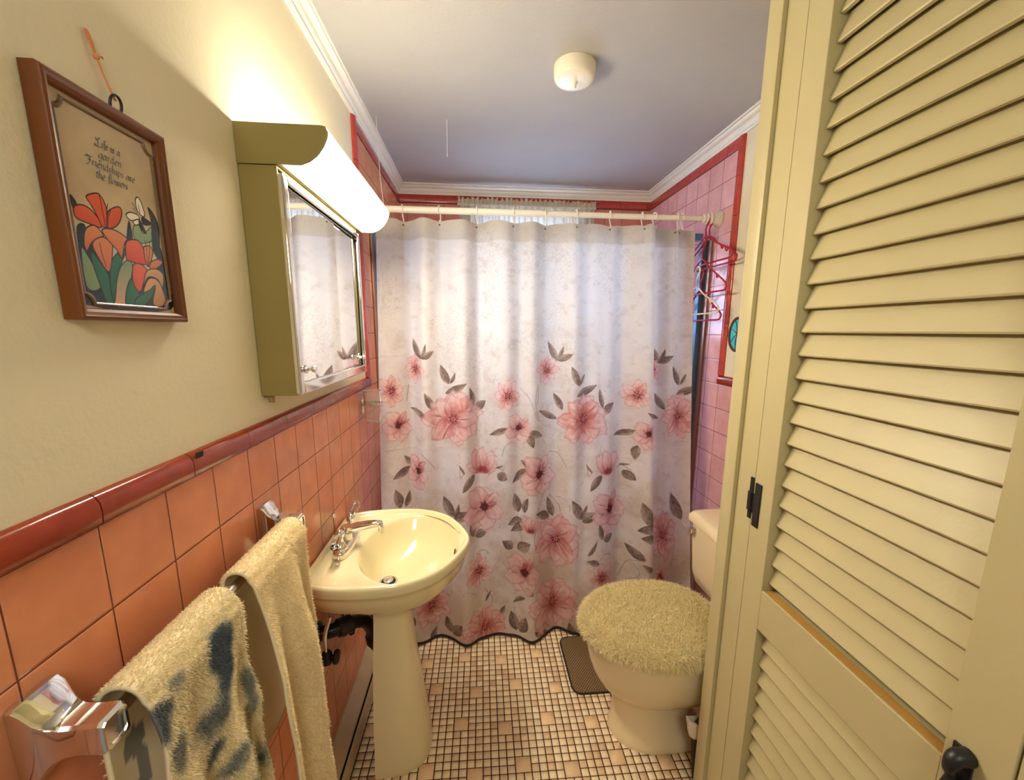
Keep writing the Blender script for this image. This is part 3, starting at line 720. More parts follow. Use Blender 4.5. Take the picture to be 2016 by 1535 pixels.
rings = [e_ring(0.185, 0.075, 0.085, 0.560), e_ring(0.195, 0.10, 0.115, 0.566), e_ring(0.205, 0.155, 0.165, 0.592), o_ring(0.90, 0.632), o_ring(0.955, 0.668), o_ring(0.978, 0.682), o_ring(0.99, 0.6845), o_ring(1.0, 0.690), o_ring(1.003, 0.700), o_ring(1.0, 0.708),
         o_ring(0.99, 0.7135), o_ring(0.975, 0.7155), o_ring(0.955, 0.7152), o_ring(0.940, 0.7125), o_ring(0.925, 0.7065), o_ring(0.905, 0.7030),
         e_ring(0.250, 0.147, 0.199, 0.7022), e_ring(0.250, 0.144, 0.196, 0.7005), e_ring(0.250, 0.1405, 0.191, 0.693), e_ring(0.248, 0.134, 0.182, 0.676), e_ring(0.245, 0.124, 0.168, 0.648),
         e_ring(0.232, 0.102, 0.135, 0.618), e_ring(0.212, 0.074, 0.092, 0.598), e_ring(0.192, 0.044, 0.050, 0.588), e_ring(0.180, 0.026, 0.027, 0.584)]
# the back of the bowl never dips outside the deck
bas = MB().loft(rings, False, False).build('basin', M['porcelain'], sk, angle=75)
MB().tube([(0.3815, SY + 0.012, 0.672), (0.3815, SY - 0.012, 0.672)], 0.004, 8).build('overflow_slot', M['black_slot'], bas)
dn = MB().lathe((0.180, SY, 0.582), [(0.001, -0.002), (0.014, -0.001), (0.020, 0.0035), (0.0255, 0.0045), (0.027, 0.003), (0.027, -0.02)], 'z', 28, False).build('drain_ring', M['nickel'], bas)
MB().lathe((0.180, SY, 0.584), [(0.0005, 0.0), (0.0205, 0.0025)], 'z', 24, False).build('drain_shade', M['black_slot'], bas)  # black disc painted for the shade in the gap round the stopper
MB().lathe((0.180, SY, 0.588), [(0.001, 0.0055), (0.010, 0.005), (0.0145, 0.003), (0.0150, 0.0), (0.013, -0.003), (0.004, -0.006)], 'z', 24).build('drain_stopper', M['nickel'], bas)
pd = []
for z, xb, xf, w in [(0, .138, .292, .102), (0.012, .136, .294, .104), (0.05, .137, .291, .102), (0.12, .138, .284, .098), (0.22, .139, .272, .092), (0.34, .142, .258, .084), (0.46, .148, .246, .075), (0.52, .150, .242, .070), (0.555, .146, .246, .074), (0.572, .140, .255, .082)]:
    ring = []
    for k in range(33):
        t = -PI / 2 + PI * k / 32; c, s_ = math.cos(t), math.sin(t)
        ring.append((xb + (xf - xb) * abs(c) ** 0.72, SY - 0.004 + w * math.copysign(abs(s_) ** 0.8, s_), z))
    # hollow back
    for k in range(9):
        t = 1 - 2 * (k + 1) / 10
        ring.append((xb + 0.035 * (1 - t * t), SY - 0.004 + w * 0.86 * t, z))
    pd.append(ring)
MB().loft(pd).build('pedestal', M['porcelain'], sk, angle=50)
# centerset faucet
fa = MB()
def oval(cx, cy, a, b_, z, n=40, p=2.6):
    return [(cx + a * math.copysign(abs(math.cos(t)) ** (2 / p), math.cos(t)), cy + b_ * math.copysign(abs(math.sin(t)) ** (2 / p), math.sin(t)), z) for t in np.linspace(0, 2 * PI, n, endpoint=False)]
FX, FY = 0.066, SY + 0.0
fa.loft([oval(FX, FY, 0.026, 0.078, 0.7024), oval(FX, FY, 0.027, 0.079, 0.712), oval(FX, FY, 0.026, 0.078, 0.719), oval(FX, FY, 0.022, 0.073, 0.726), oval(FX, FY, 0.018, 0.068, 0.728)])
fa.lathe((FX, FY, 0.726), [(0.019, 0), (0.0175, 0.012), (0.016, 0.026), (0.015, 0.036), (0.010, 0.043), (0.001, 0.045)], 'z', 24)
fct = fa.build('faucet', M['chrome'], sk, angle=40)
sp_ = MB()
def rect(c, w, h, tilt):
    ca_, sa_ = math.cos(tilt), math.sin(tilt); out = []
    for t in np.linspace(0, 2 * PI, 20, endpoint=False):
        a = w * math.copysign(abs(math.cos(t)) ** 0.6, math.cos(t)); q = h * math.copysign(abs(math.sin(t)) ** 0.6, math.sin(t))
        out.append((c[0] - q * sa_, c[1] + a, c[2] + q * ca_))
    return out
sp_.loft([rect((FX + 0.004, FY, 0.757), 0.017, 0.014, 0.15), rect((FX + 0.030, FY, 0.763), 0.0155, 0.012, 0.18), rect((FX + 0.062, FY, 0.769), 0.014, 0.0105, 0.15), rect((FX + 0.088, FY, 0.772), 0.0115, 0.0085, 0.0), rect((FX + 0.099, FY, 0.770), 0.0115, 0.0085, -0.6), rect((FX + 0.103, FY, 0.760), 0.011, 0.008, -1.4), rect((FX + 0.103, FY, 0.754), 0.0105, 0.0075, -1.57)])
sp_.tube([(FX + 0.101, FY, 0.756), (FX + 0.101, FY, 0.744)], 0.0088, 16)
sp_.build('spout', M['chrome'], fct, angle=45)
for sg in (-1, 1):
    hy = FY + sg * 0.051
    hd = MB().lathe((FX, hy, 0.726), [(0.019, 0), (0.0185, 0.006), (0.013, 0.012), (0.0095, 0.022), (0.009, 0.030), (0.012, 0.035), (0.0135, 0.042), (0.011, 0.050), (0.004, 0.055), (0.001, 0.056)], 'z', 20)
    hnd = hd.build('handle', M['chrome'], fct)
    lv = MB(); d = Vector((0.10, sg * 1.0, -0.12 if sg < 0 else 0.34)).normalized()
    p0 = Vector((FX, hy, 0.770)); 
    lv.tube([p0 + d * q for q in (0.010, 0.014, 0.022, 0.045, 0.060, 0.064)], [0.007, 0.009, 0.0105, 0.0115, 0.0125, 0.011], 8)
    lo = lv.build('lever', M['acrylic'], hnd, angle=20); lo['label'] = 'clear acrylic lever'
    MB().sphere(tuple(p0 + d * 0.0655), 0.0055, 8).build('lever_button', M['chrome'], hnd)
lr = MB().tube([(0.036, FY - 0.002, 0.727), (0.036, FY - 0.002, 0.795)], 0.0024, 8).sphere((0.036, FY - 0.002, 0.800), 0.0075, 10)
lr.build('lift_rod', M['chrome'], fct)

# ------------------------------------------------------------------ pipes below the sink
pl = thing('drain_pipe', 'dark drain trap and supply valves on the tiled wall below the sink', 'pipe', (0.07, 1.12, 0.40))
MB().tube(spline([(0.008, 1.06, 0.500), (0.05, 1.075, 0.502), (0.085, 1.105, 0.498), (0.108, 1.145, 0.470), (0.118, 1.178, 0.420), (0.120, 1.195, 0.365), (0.118, 1.222, 0.325), (0.112, 1.255, 0.322), (0.108, 1.275, 0.350), (0.106, 1.28, 0.42), (0.106, 1.28, 0.56)], 8), 0.019, 16).tube([(0.055, 1.078, 0.502), (0.082, 1.102, 0.499)], 0.025, 14).tube([(0.119, 1.192, 0.385), (0.120, 1.197, 0.360)], 0.025, 14).build('trap', M['dark_pipe'], pl)
MB().lathe((0.007, 1.06, 0.5), [(0.034, 0.0), (0.033, 0.005), (0.022, 0.009)], 'x', 20).build('wall_flange', M['dark_pipe'], pl)
for vy, vz in ((1.00, 0.478), (1.135, 0.455)):
    vb = MB().tube([(0.008, vy, vz), (0.055, vy, vz)], 0.009, 12).lathe((0.050, vy, vz), [(0.013, -0.016), (0.014, -0.008), (0.014, 0.01), (0.010, 0.016)], 'z', 14).lathe((0.062, vy, vz), [(0.006, -0.01), (0.006, 0.006), (0.017, 0.008), (0.019, 0.013), (0.016, 0.018), (0.002, 0.019)], 'x', 14)
    v_ = vb.build('stop_valve', M['dark_pipe'], pl)
    MB().tube(spline([(0.050, vy, vz + 0.012), (0.048, vy + 0.004, vz + 0.06), (0.062, vy + 0.012, vz + 0.11)], 6), 0.0055, 10).build('supply_tube', M['nickel'], v_)
MB().tube([(0.06, 1.12, 0.535), (0.13, 1.25, 0.53)], 0.003, 8).build('pop_up_rod', M['dark_pipe'], pl)

# ------------------------------------------------------------------ baseboard heater on the left wall
hz = 0.105
bh = thing('baseboard_heater', 'tan metal baseboard heater along the wall behind the sink', 'heater', (0.03, 1.0, 0))
Y0h, Y1h = YF + 0.05, 1.70
MB().prism([(0.0065, 0.0), (0.0065, hz + 0.002), (0.012, hz + 0.002), (0.050, hz - 0.022), (0.052, hz - 0.030), (0.049, hz - 0.030), (0.012, hz - 0.006), (0.012, 0.0)], 'y', Y0h, Y1h).build('top_hood', M['heater'], bh, angle=30)
MB().prism([(0.0135, 0.006), (0.0135, hz - 0.012), (0.040, hz - 0.030), (0.040, 0.006)], 'y', Y0h + 0.002, Y1h - 0.002).build('dark_inside', M['black_slot'], bh, smooth=False)
MB().prism([(0.058, 0.012), (0.062, 0.012), (0.062, hz - 0.052), (0.058, hz - 0.044), (0.054, hz - 0.042), (0.054, hz - 0.045), (0.058, hz - 0.050)], 'y', Y0h, Y1h).build('front_panel', M['heater'], bh, angle=30)
for yy_ in (0.2, 0.95, 1.66):
    MB().box(0.0405, 0.0578, yy_, yy_ + 0.02, 0.0, 0.05).build('foot_bracket', M['heater'], bh, smooth=False)
# ------------------------------------------------------------------ towel bar
tb = thing('towel_bar', 'chrome towel bar with flared square posts on the pink tiled wall', 'towel bar', (0.006, 0.625, 0.925))
BXc, BZc = 0.066, 0.925
def post(yc):
    def rc(x, hy, z0, z1, r=0.003):
        return [(x, yc - hy + r, z0), (x, yc + hy - r, z0), (x, yc + hy, z0 + r), (x, yc + hy, z1 - r), (x, yc + hy - r, z1), (x, yc - hy + r, z1), (x, yc - hy, z1 - r), (x, yc - hy, z0 + r)]
    mb = MB()
    mb.loft([rc(0.0065, 0.024, 0.880, 0.972), rc(0.012, 0.024, 0.880, 0.972), rc(0.017, 0.0235, 0.884, 0.967), rc(0.024, 0.021, 0.894, 0.954), rc(0.032, 0.0185, 0.902, 0.946), rc(0.042, 0.0168, 0.906, 0.9425), rc(0.054, 0.016, 0.907, 0.942), rc(0.076, 0.016, 0.906, 0.943), rc(0.079, 0.014, 0.908, 0.941)])
    # raised rim on the square end
    mb.loft([rc(0.0788, 0.014, 0.908, 0.941), rc(0.0806, 0.0135, 0.9085, 0.9405), rc(0.0806, 0.0105, 0.9115, 0.9375), rc(0.0788, 0.010, 0.912, 0.937)], False, False)
    return mb.build('post', M['chrome'], tb, angle=35)
post(0.398); post(0.858)
MB().tube([(BXc, 0.41, BZc), (BXc, 0.846, BZc)], 0.0080, 20).build('bar', M['nickel'], tb)

# ------------------------------------------------------------------ terry towels: base cloth plus short pile
def pile(P, N, T, length, width, droop, col, seed, jit=0.5, two=False):
    """short pile loops as slim bent blades; returns vertices, faces, colours"""
    r = np.random.default_rng(seed); n = len(P)
    side = np.cross(N, r.normal(size=(n, 3))); side /= np.linalg.norm(side, axis=1, keepdims=True) + 1e-9
    d = N + jit * r.normal(size=(n, 3)) * 0.6; d /= np.linalg.norm(d, axis=1, keepdims=True)
    L = (length * r.uniform(0.6, 1.25, n))[:, None]
    w = (width * r.uniform(0.7, 1.3, n))[:, None]
    tone = r.uniform(0.82, 1.12, n)[:, None]
    c = np.clip(col * tone, 0, 1)
    a = P - side * w / 2; b_ = P + side * w / 2
    if not two:
        t = P + d * L + droop * L
        V = np.stack([a, b_, t], 1).reshape(-1, 3); C = np.repeat(c, 3, 0)
        F = np.arange(3 * n).reshape(-1, 3)
        return V, F, C
    m1 = P + d * L * 0.55 + droop * L * 0.12
    d2 = d + droop * 0.9 + 0.35 * r.normal(size=(n, 3)); d2 /= np.linalg.norm(d2, axis=1, keepdims=True)
    t = m1 + d2 * L * 0.6
    V = np.stack([a, b_, m1 - side * w * 0.42, m1 + side * w * 0.42, t], 1).reshape(-1, 3); C = np.repeat(c, 5, 0)
    k = np.arange(n)[:, None] * 5
    F = np.concatenate([k + np.array([[0, 1, 3]]), k + np.array([[0, 3, 2]]), k + np.array([[2, 3, 4]])], 0)
    return V, F, C
M['terry'] = attr_mat('terry_cloth', 'pattern', rough=0.95, spec=0.1)
M['pile'] = attr_mat('terry_loops', 'pattern', rough=0.95, spec=0.1, translucent=0.25)

def towel(name, label, yfun, zfront, zback, r_, xfun, colfun, seed, npile, ns=150, nt_=70, thick=0.0):
    root = thing(name, label, 'towel', (BXc, float(np.mean(yfun(np.array([0.0]), np.array([0.5])))), BZc), 'towels on the chrome bar')
    s = np.linspace(0, 1, ns)[:, None]; t = np.linspace(0, 1, nt_)[None, :]
    Lf = (BZc - zfront(t)); Lb = (BZc - zback) + 0 * t; arc = PI * r_
    tot = Lf + Lb + arc; d = s * tot
    onb = d < Lb; ona = (~onb) & (d < Lb + arc)
    a = np.clip((d - Lb) / r_, 0, PI); e = np.clip(d - Lb - arc, 0, None)
    xb = BXc - r_ + 0 * d; zb_ = zback + d
    xa = BXc - r_ * np.cos(a); za = BZc + r_ * np.sin(a)
    xf = BXc + r_ + 0 * d; zf = BZc - e
    X = np.where(onb, xb, np.where(ona, xa, xf)); Z = np.where(onb, zb_, np.where(ona, za, zf))
    front = np.where(onb | ona, 0, e); X = X + xfun(front, t) * (front > 0) + np.where(onb, -0.3 * 0.01 * np.sin(t * 9), 0)
    X = np.maximum(X, 0.016)
    Y = yfun(s, t) + 0 * d + 0.004 * np.sin(front * 22 + t * 3) * (front > 0)
    P = np.stack([X, Y, Z], -1)
    C = colfun(P[..., 1], P[..., 2], front, t + 0 * s)
    cloth = big_mesh('cloth', P.reshape(-1, 3), grid_faces(ns, nt_), M['terry'], root, lin(C).reshape(-1, 3))
    so = cloth.modifiers.new('thickness', 'SOLIDIFY'); so.thickness = 0.005; so.offset = 0
    # pile sampled over the cloth
    r = np.random.default_rng(seed)
    g = P; du = np.gradient(g, axis=0); dv = np.gradient(g, axis=1)
    N = np.cross(du, dv); N /= np.linalg.norm(N, axis=-1, keepdims=True) + 1e-9
    out = N[int(ns * 0.8), nt_ // 2]
    if out[0] < 0: N = -N
    ar = np.linalg.norm(np.cross(du, dv), axis=-1)[:-1, :-1]
    vis = ar * 1.0
    vis[:int(ns * 0.30)] *= 0.25
    pr = (vis / vis.sum()).ravel(); idx = r.choice(len(pr), npile, p=pr)
    i, j = np.divmod(idx, nt_ - 1); fi = r.random(npile)[:, None]; fj = r.random(npile)[:, None]
    def smp(A): return A[i, j] * (1 - fi) * (1 - fj) + A[i + 1, j] * fi * (1 - fj) + A[i, j + 1] * (1 - fi) * fj + A[i + 1, j + 1] * fi * fj
    Ps, Ns, Cs = smp(P), smp(N), smp(C)
    Ns /= np.linalg.norm(Ns, axis=1, keepdims=True) + 1e-9
    V, F, CC = pile(Ps + Ns * 0.002, Ns, None, 0.0058, 0.0016, np.array([0, 0, -0.35]), lin(Cs), seed + 1, jit=0.9)
    big_mesh('terry_pile', V, F, M['pile'], root, CC, smooth=False)
    return root

def col_cream(y, z, front, t):
    c = np.ones(y.shape + (3,)) * np.array([246, 230, 190]) / 255
    return c
BL = [(.46, .93, .014, .022, .5), (.585, .80, .012, .05, .55), (.44, .84, .012, .03, .6), (.52, .73, .03, .02, .6), (.538, .900, .020, .034, 1.0), (.535, .868, .022, .024, 1.0), (.542, .935, .010, .016, .8), (.411, .906, .026, .010, .9), (.392, .905, .014, .012, .9), (.422, .885, .008, .022, .9),
      (.486, .822, .032, .036, .85), (.490, .775, .022, .03, .9), (.566, .655, .026, .03, .9), (.378, .80, .03, .04, .8), (.45, .70, .03, .05, .9), (.53, .60, .05, .04, .8), (.42, .62, .03, .05, .9)]
n1 = fbm(600, 600, 26, 77, 5); n3 = fbm(600, 600, 60, 78, 4)
def lut(nz, y, z): return nz[np.clip((z * 600).astype(int), 0, 599), np.clip((y * 600).astype(int), 0, 599)]
def col_blue(y, z, front, t):
    base = np.array([244, 230, 192]) / 255; blue = np.array([88, 98, 108]) / 255; olive = np.array([126, 108, 62]) / 255
    wob = (lut(n1, y, z) - 0.5)
    c = np.ones(y.shape + (3,)) * base
    k = np.zeros(y.shape)
    for by, bz, ry_, rz_, st in BL:
        dd_ = np.sqrt(((y - by) / ry_) ** 2 + ((z - bz) / rz_) ** 2) + wob * 2.4
        k = np.maximum(k, st * (1 - sst(0.6, 1.25, dd_)))
    k = k * (front > 0)
    o1 = (1 - sst(0.7, 1.1, np.sqrt(((y - .557 - (z - .73) * .35) / .012) ** 2 + ((z - .735) / .05) ** 2) + wob * 2)) * (front > 0)
    c = c * (1 - 0.75 * o1[..., None]) + olive * 0.75 * o1[..., None]
    kk = (k * (0.72 + 0.5 * lut(n3, y, z)))[..., None]; kk = np.clip(kk, 0, 1)
    c = c * (1 - kk) + blue * kk
    back = ((front <= 0) & (y > .40) & (y < .47) & (lut(n1, y, z + .1) > .52))[..., None] * 0.6
    return c * (1 - back) + blue * back

towel('patterned_towel', 'cream terry towel with smoky blue floral blotches on the bar, beside the wall post',
      lambda s, t: 0.420 + 0.172 * t + 0.012 * t * s, lambda t: 0.40 + 0 * t, 0.62, 0.024,
      lambda f, t: 0.004 + 0.013 * np.sin(t * 2 * PI * 1.9 + 0.6) * np.clip(f / 0.25, 0, 1) + 0.022 * np.clip(f / 0.5, 0, 1) + 0.004 * np.sin(f * 40 + 8 * t) * np.clip(f / .1, 0, 1),
      col_blue, 31, 90000)
def cream_x(f, t):
    g = np.clip(f / 0.18, 0, 1)
    step = sst(0.60, 0.66, t)
    return 0.004 + g * (0.013 * np.sin(t * 2 * PI * 1.6 + 2.2) + 0.018 * (1 - step)) + 0.016 * np.clip(f / 0.5, 0, 1)
towel('cream_towel', 'plain cream terry towel folded over the bar next to the sink',
      lambda s, t: 0.640 + (0.194 + 0.014 * s) * t, lambda t: 0.33 + 0.095 * sst(0.60, 0.66, t), 0.55, 0.021, cream_x, col_cream, 41, 90000)

# ------------------------------------------------------------------ cup holder and cup
ch = thing('cup_holder', 'small chrome ring bracket holding a clear cup below the cabinet', 'cup holder', (0.006, 1.62, 1.04))
pb = MB().box(0.0065, 0.013, 1.604, 1.634, 1.012, 1.066).prism([(0.013, 1.058), (0.0145, 1.055), (0.0145, 1.046), (0.013, 1.030)], 'y', 1.608, 1.622)
pb.build('wall_plate', M['chrome'], ch, bevel=0.003)
CCX, CCY = 0.054, 1.602
rr = [(CCX + 0.0365 * math.cos(a), CCY + 0.0365 * math.sin(a), 1.052) for a in np.linspace(0, 2 * PI, 49)[:-1]]
rg_ = MB(); rg_.loft([[(CCX + q * math.cos(a), CCY + q * math.sin(a), z) for a in np.linspace(0, 2 * PI, 48, endpoint=False)] for q, z in ((0.0355, 1.048), (0.040, 1.048), (0.0405, 1.0525), (0.040, 1.057), (0.0355, 1.057), (0.0355, 1.048))], False, False)
rg_.build('ring', M['chrome'], ch, angle=30)
cp = MB()
prof = [(0.0335, 1.103), (0.0325, 1.060), (0.0300, 1.000), (0.0285, 0.986), (0.026, 0.983), (0.001, 0.983)]
inn = [(0.001, 0.986), (0.026, 0.986), (0.0290, 1.002), (0.0312, 1.060), (0.0320, 1.101)]
cpo = MB().lathe((CCX, CCY, 0), [(r_, z) for r_, z in prof + inn + [(0.0350, 1.1045), (0.0335, 1.103)]], 'z', 40, False).build('plastic_cup', M['cup'], None)
tag(cpo, 'clear plastic cup sitting in the chrome ring on the wall', 'cup')

# ------------------------------------------------------------------ bathtub and shower door frame behind the curtain
tu = thing('bathtub', 'whitish bathtub tinted for violet light behind the shower curtain', 'bathtub', (0.76, 2.2, 0))
def rr_(x0, x1, y0, y1, z, r, n=6):
    out = []
    for cx, cy, a0 in ((x1 - r, y1 - r, 0), (x0 + r, y1 - r, 90), (x0 + r, y0 + r, 180), (x1 - r, y0 + r, 270)):
        for k in range(n + 1):
            a = math.radians(a0 + 90 * k / n); out.append((cx + r * math.cos(a), cy + r * math.sin(a), z))
    return out
TX0, TX1, TY0, TY1 = 0.0075, W - 0.0075, 1.775, YB - 0.002
MB().loft([rr_(TX0, TX1, TY0 + 0.02, TY1, 0.0005, 0.01), rr_(TX0, TX1, TY0 + 0.012, TY1, 0.33, 0.01), rr_(TX0, TX1, TY0, TY1, 0.36, 0.01), rr_(TX0, TX1, TY0 + 0.004, TY1, 0.38, 0.012), rr_(TX0 + 0.06, TX1 - 0.08, TY0 + 0.09, TY1 - 0.06, 0.378, 0.1),
    rr_(TX0 + 0.08, TX1 - 0.10, TY0 + 0.11, TY1 - 0.08, 0.33, 0.1), rr_(TX0 + 0.13, TX1 - 0.16, TY0 + 0.15, TY1 - 0.12, 0.06, 0.1)]).build('shell', M['tub'], tu, angle=40)
sd = thing('shower_door', 'blue grey aluminium shower door frame behind the curtain', 'shower door', (0.76, 1.90, 0.382))
SDY = 1.935
MB().box(0.0075, 0.016, SDY - 0.040, SDY - 0.002, 0.3815, 1.742).build('jamb', M['alu_warm'], sd, bevel=0.001)
MB().box(0.0075, 0.036, SDY, SDY + 0.03, 0.3815, 1.742).build('jamb_channel', M['alu'], sd, bevel=0.001)
MB().box(W - 0.016, W - 0.0075, SDY - 0.040, SDY - 0.002, 0.3815, 1.742).build('jamb', M['alu_warm'], sd, bevel=0.001)
MB().box(W - 0.036, W - 0.0075, SDY, SDY + 0.03, 0.3815, 1.742).build('jamb_channel', M['alu'], sd, bevel=0.001)
MB().box(0.036, W - 0.036, SDY, SDY + 0.04, 1.744, 1.772).build('header', M['alu'], sd, bevel=0.001)
MB().box(0.036, W - 0.036, SDY, SDY + 0.04, 0.3815, 0.405).build('sill_track', M['alu'], sd, bevel=0.001)
def slide(x0, x1, y):
    f = MB().box(x0, x0 + 0.022, y, y + 0.012, 0.408, 1.741).box(x1 - 0.022, x1, y, y + 0.012, 0.408, 1.741).box(x0 + 0.022, x1 - 0.022, y, y + 0.012, 0.408, 0.43).box(x0 + 0.022, x1 - 0.022, y, y + 0.012, 1.715, 1.741)
    p = f.build('sliding_panel', M['alu'], sd, bevel=0.001)
    MB().box(x0 + 0.023, x1 - 0.023, y + 0.005, y + 0.007, 0.431, 1.714).build('frosted_glass', M['door_glass'], p, smooth=False)
slide(0.037, 0.79, SDY + 0.022); slide(0.64, 1.375, SDY + 0.004)

# ------------------------------------------------------------------ curtain rod, rings
RY, RZ = 1.860, 1.8165
rd = thing('curtain_rod', 'white telescoping tension rod across the tub below the ceiling', 'curtain rod', (0.76, RY, RZ))
MB().tube([(0.024, RY, RZ), (0.730, RY, RZ)], 0.0135, 20).build('outer_tube', M['rod'], rd)
MB().tube([(0.722, RY, RZ), (1.485, RY, RZ)], 0.0115, 20).build('inner_tube', M['rod'], rd)
pr = [(0.0118, -0.080), (0.017, -0.077), (0.0185, -0.072), (0.0165, -0.069), (0.0165, -0.066), (0.021, -0.063), (0.0225, -0.058), (0.020, -0.055), (0.020, -0.052), (0.0245, -0.048), (0.026, -0.043), (0.0235, -0.040), (0.023, -0.036), (0.027, -0.024), (0.033, -0.010), (0.035, -0.003), (0.034, 0.0)]
MB().lathe((W - 0.0065, RY, RZ), pr, 'x', 28).build('end_cap', M['ring'], rd)
MB().lathe((0.0065, RY, RZ), [(a, -h) for a, h in pr if h > -0.045], 'x', 28).build('end_cap', M['ring'], rd)
CT = 1.7715
RX = [0.072, .151, .302, .455, .609, .749, .877, 1.028, 1.170, 1.225, 1.331, 1.352]
ring0 = None
def ring_pts(lean):
    up = [(0.0, 0.0165 * math.sin(a), 0.0008 + 0.0165 * math.cos(a)) for a in np.linspace(-2.2, 2.2, 17)]
    a_, b_ = up[0], up[-1]
    low = [(0.002 * lean, b_[1] * 0.55, -0.026), (0.004 * lean, 0.002, -0.045), (0.004 * lean, -0.004, -0.048), (0.003 * lean, -0.010, -0.040)]
    return up + low
proto = []
for i, x in enumerate(RX):
    lab = 'translucent white plastic curtain hook, %s from the left along the rod' % ['first', 'second', 'third', 'fourth', 'fifth', 'sixth', 'seventh', 'eighth', 'ninth', 'tenth', 'eleventh', 'twelfth'][i]
    if i == 0:
        mb = MB().tube([(x + p[0], RY + p[1], RZ + p[2]) for p in spline(ring_pts(1), 3)], 0.0025, 8).sphere((x, RY, RZ + 0.0185), 0.0032, 6)
        o = mb.build('curtain_ring', M['ring'])
        o.data.transform(Matrix.Translation((-x, -RY, -RZ))); o.location = (x, RY, RZ)
        ring0 = o
    else:
        o = ring0.copy(); COL.objects.link(o); o.location = (x, RY, RZ); o.rotation_euler = (0, 0, 0.25 * math.sin(i * 2.3))
    tag(o, lab, 'curtain hook', 'hooks along the curtain rod')

# ------------------------------------------------------------------ shower curtain
FLOWERS=[ (0.189,1.167,0.062,0.72,0),(0.757,1.16,0.062,0.9,0),(1.254,1.157,0.055,0.6,0),(0.58,1.056,0.072,0.8,0),(1.149,1.053,0.07,0.85,0),(0.094,1.077,0.068,0.8,0),(0.35,0.958,0.112,1.1,1),(0.912,0.951,0.108,1,1),(1.37,0.947,0.105,0.75,1),(0.118,0.932,0.064,0.95,3),(0.629,0.915,0.062,0.95,3),(1.196,0.89,0.064,0.9,3),(0.471,0.761,0.066,0.95,2),(1.028,0.749,0.064,0.95,2),(0.199,0.738,0.075,0.6,3),(0.719,0.716,0.088,0.95,3),(0.479,0.572,0.092,0.95,3),(1.039,0.552,0.092,0.9,3),(0.677,0.5,0.042,1,2),(0.799,0.414,0.112,0.95,1),(1.299,0.408,0.105,0.7,1),(0.453,0.3,0.074,0.85,0),(0.997,0.258,0.076,0.9,0),(0.651,0.298,0.085,0.95,3),(0.246,0.161,0.092,0.9,1),(0.781,0.137,0.112,0.95,1),(0.477,0.055,0.09,1,1),(1.284,0.222,0.06,0.6,0) ]
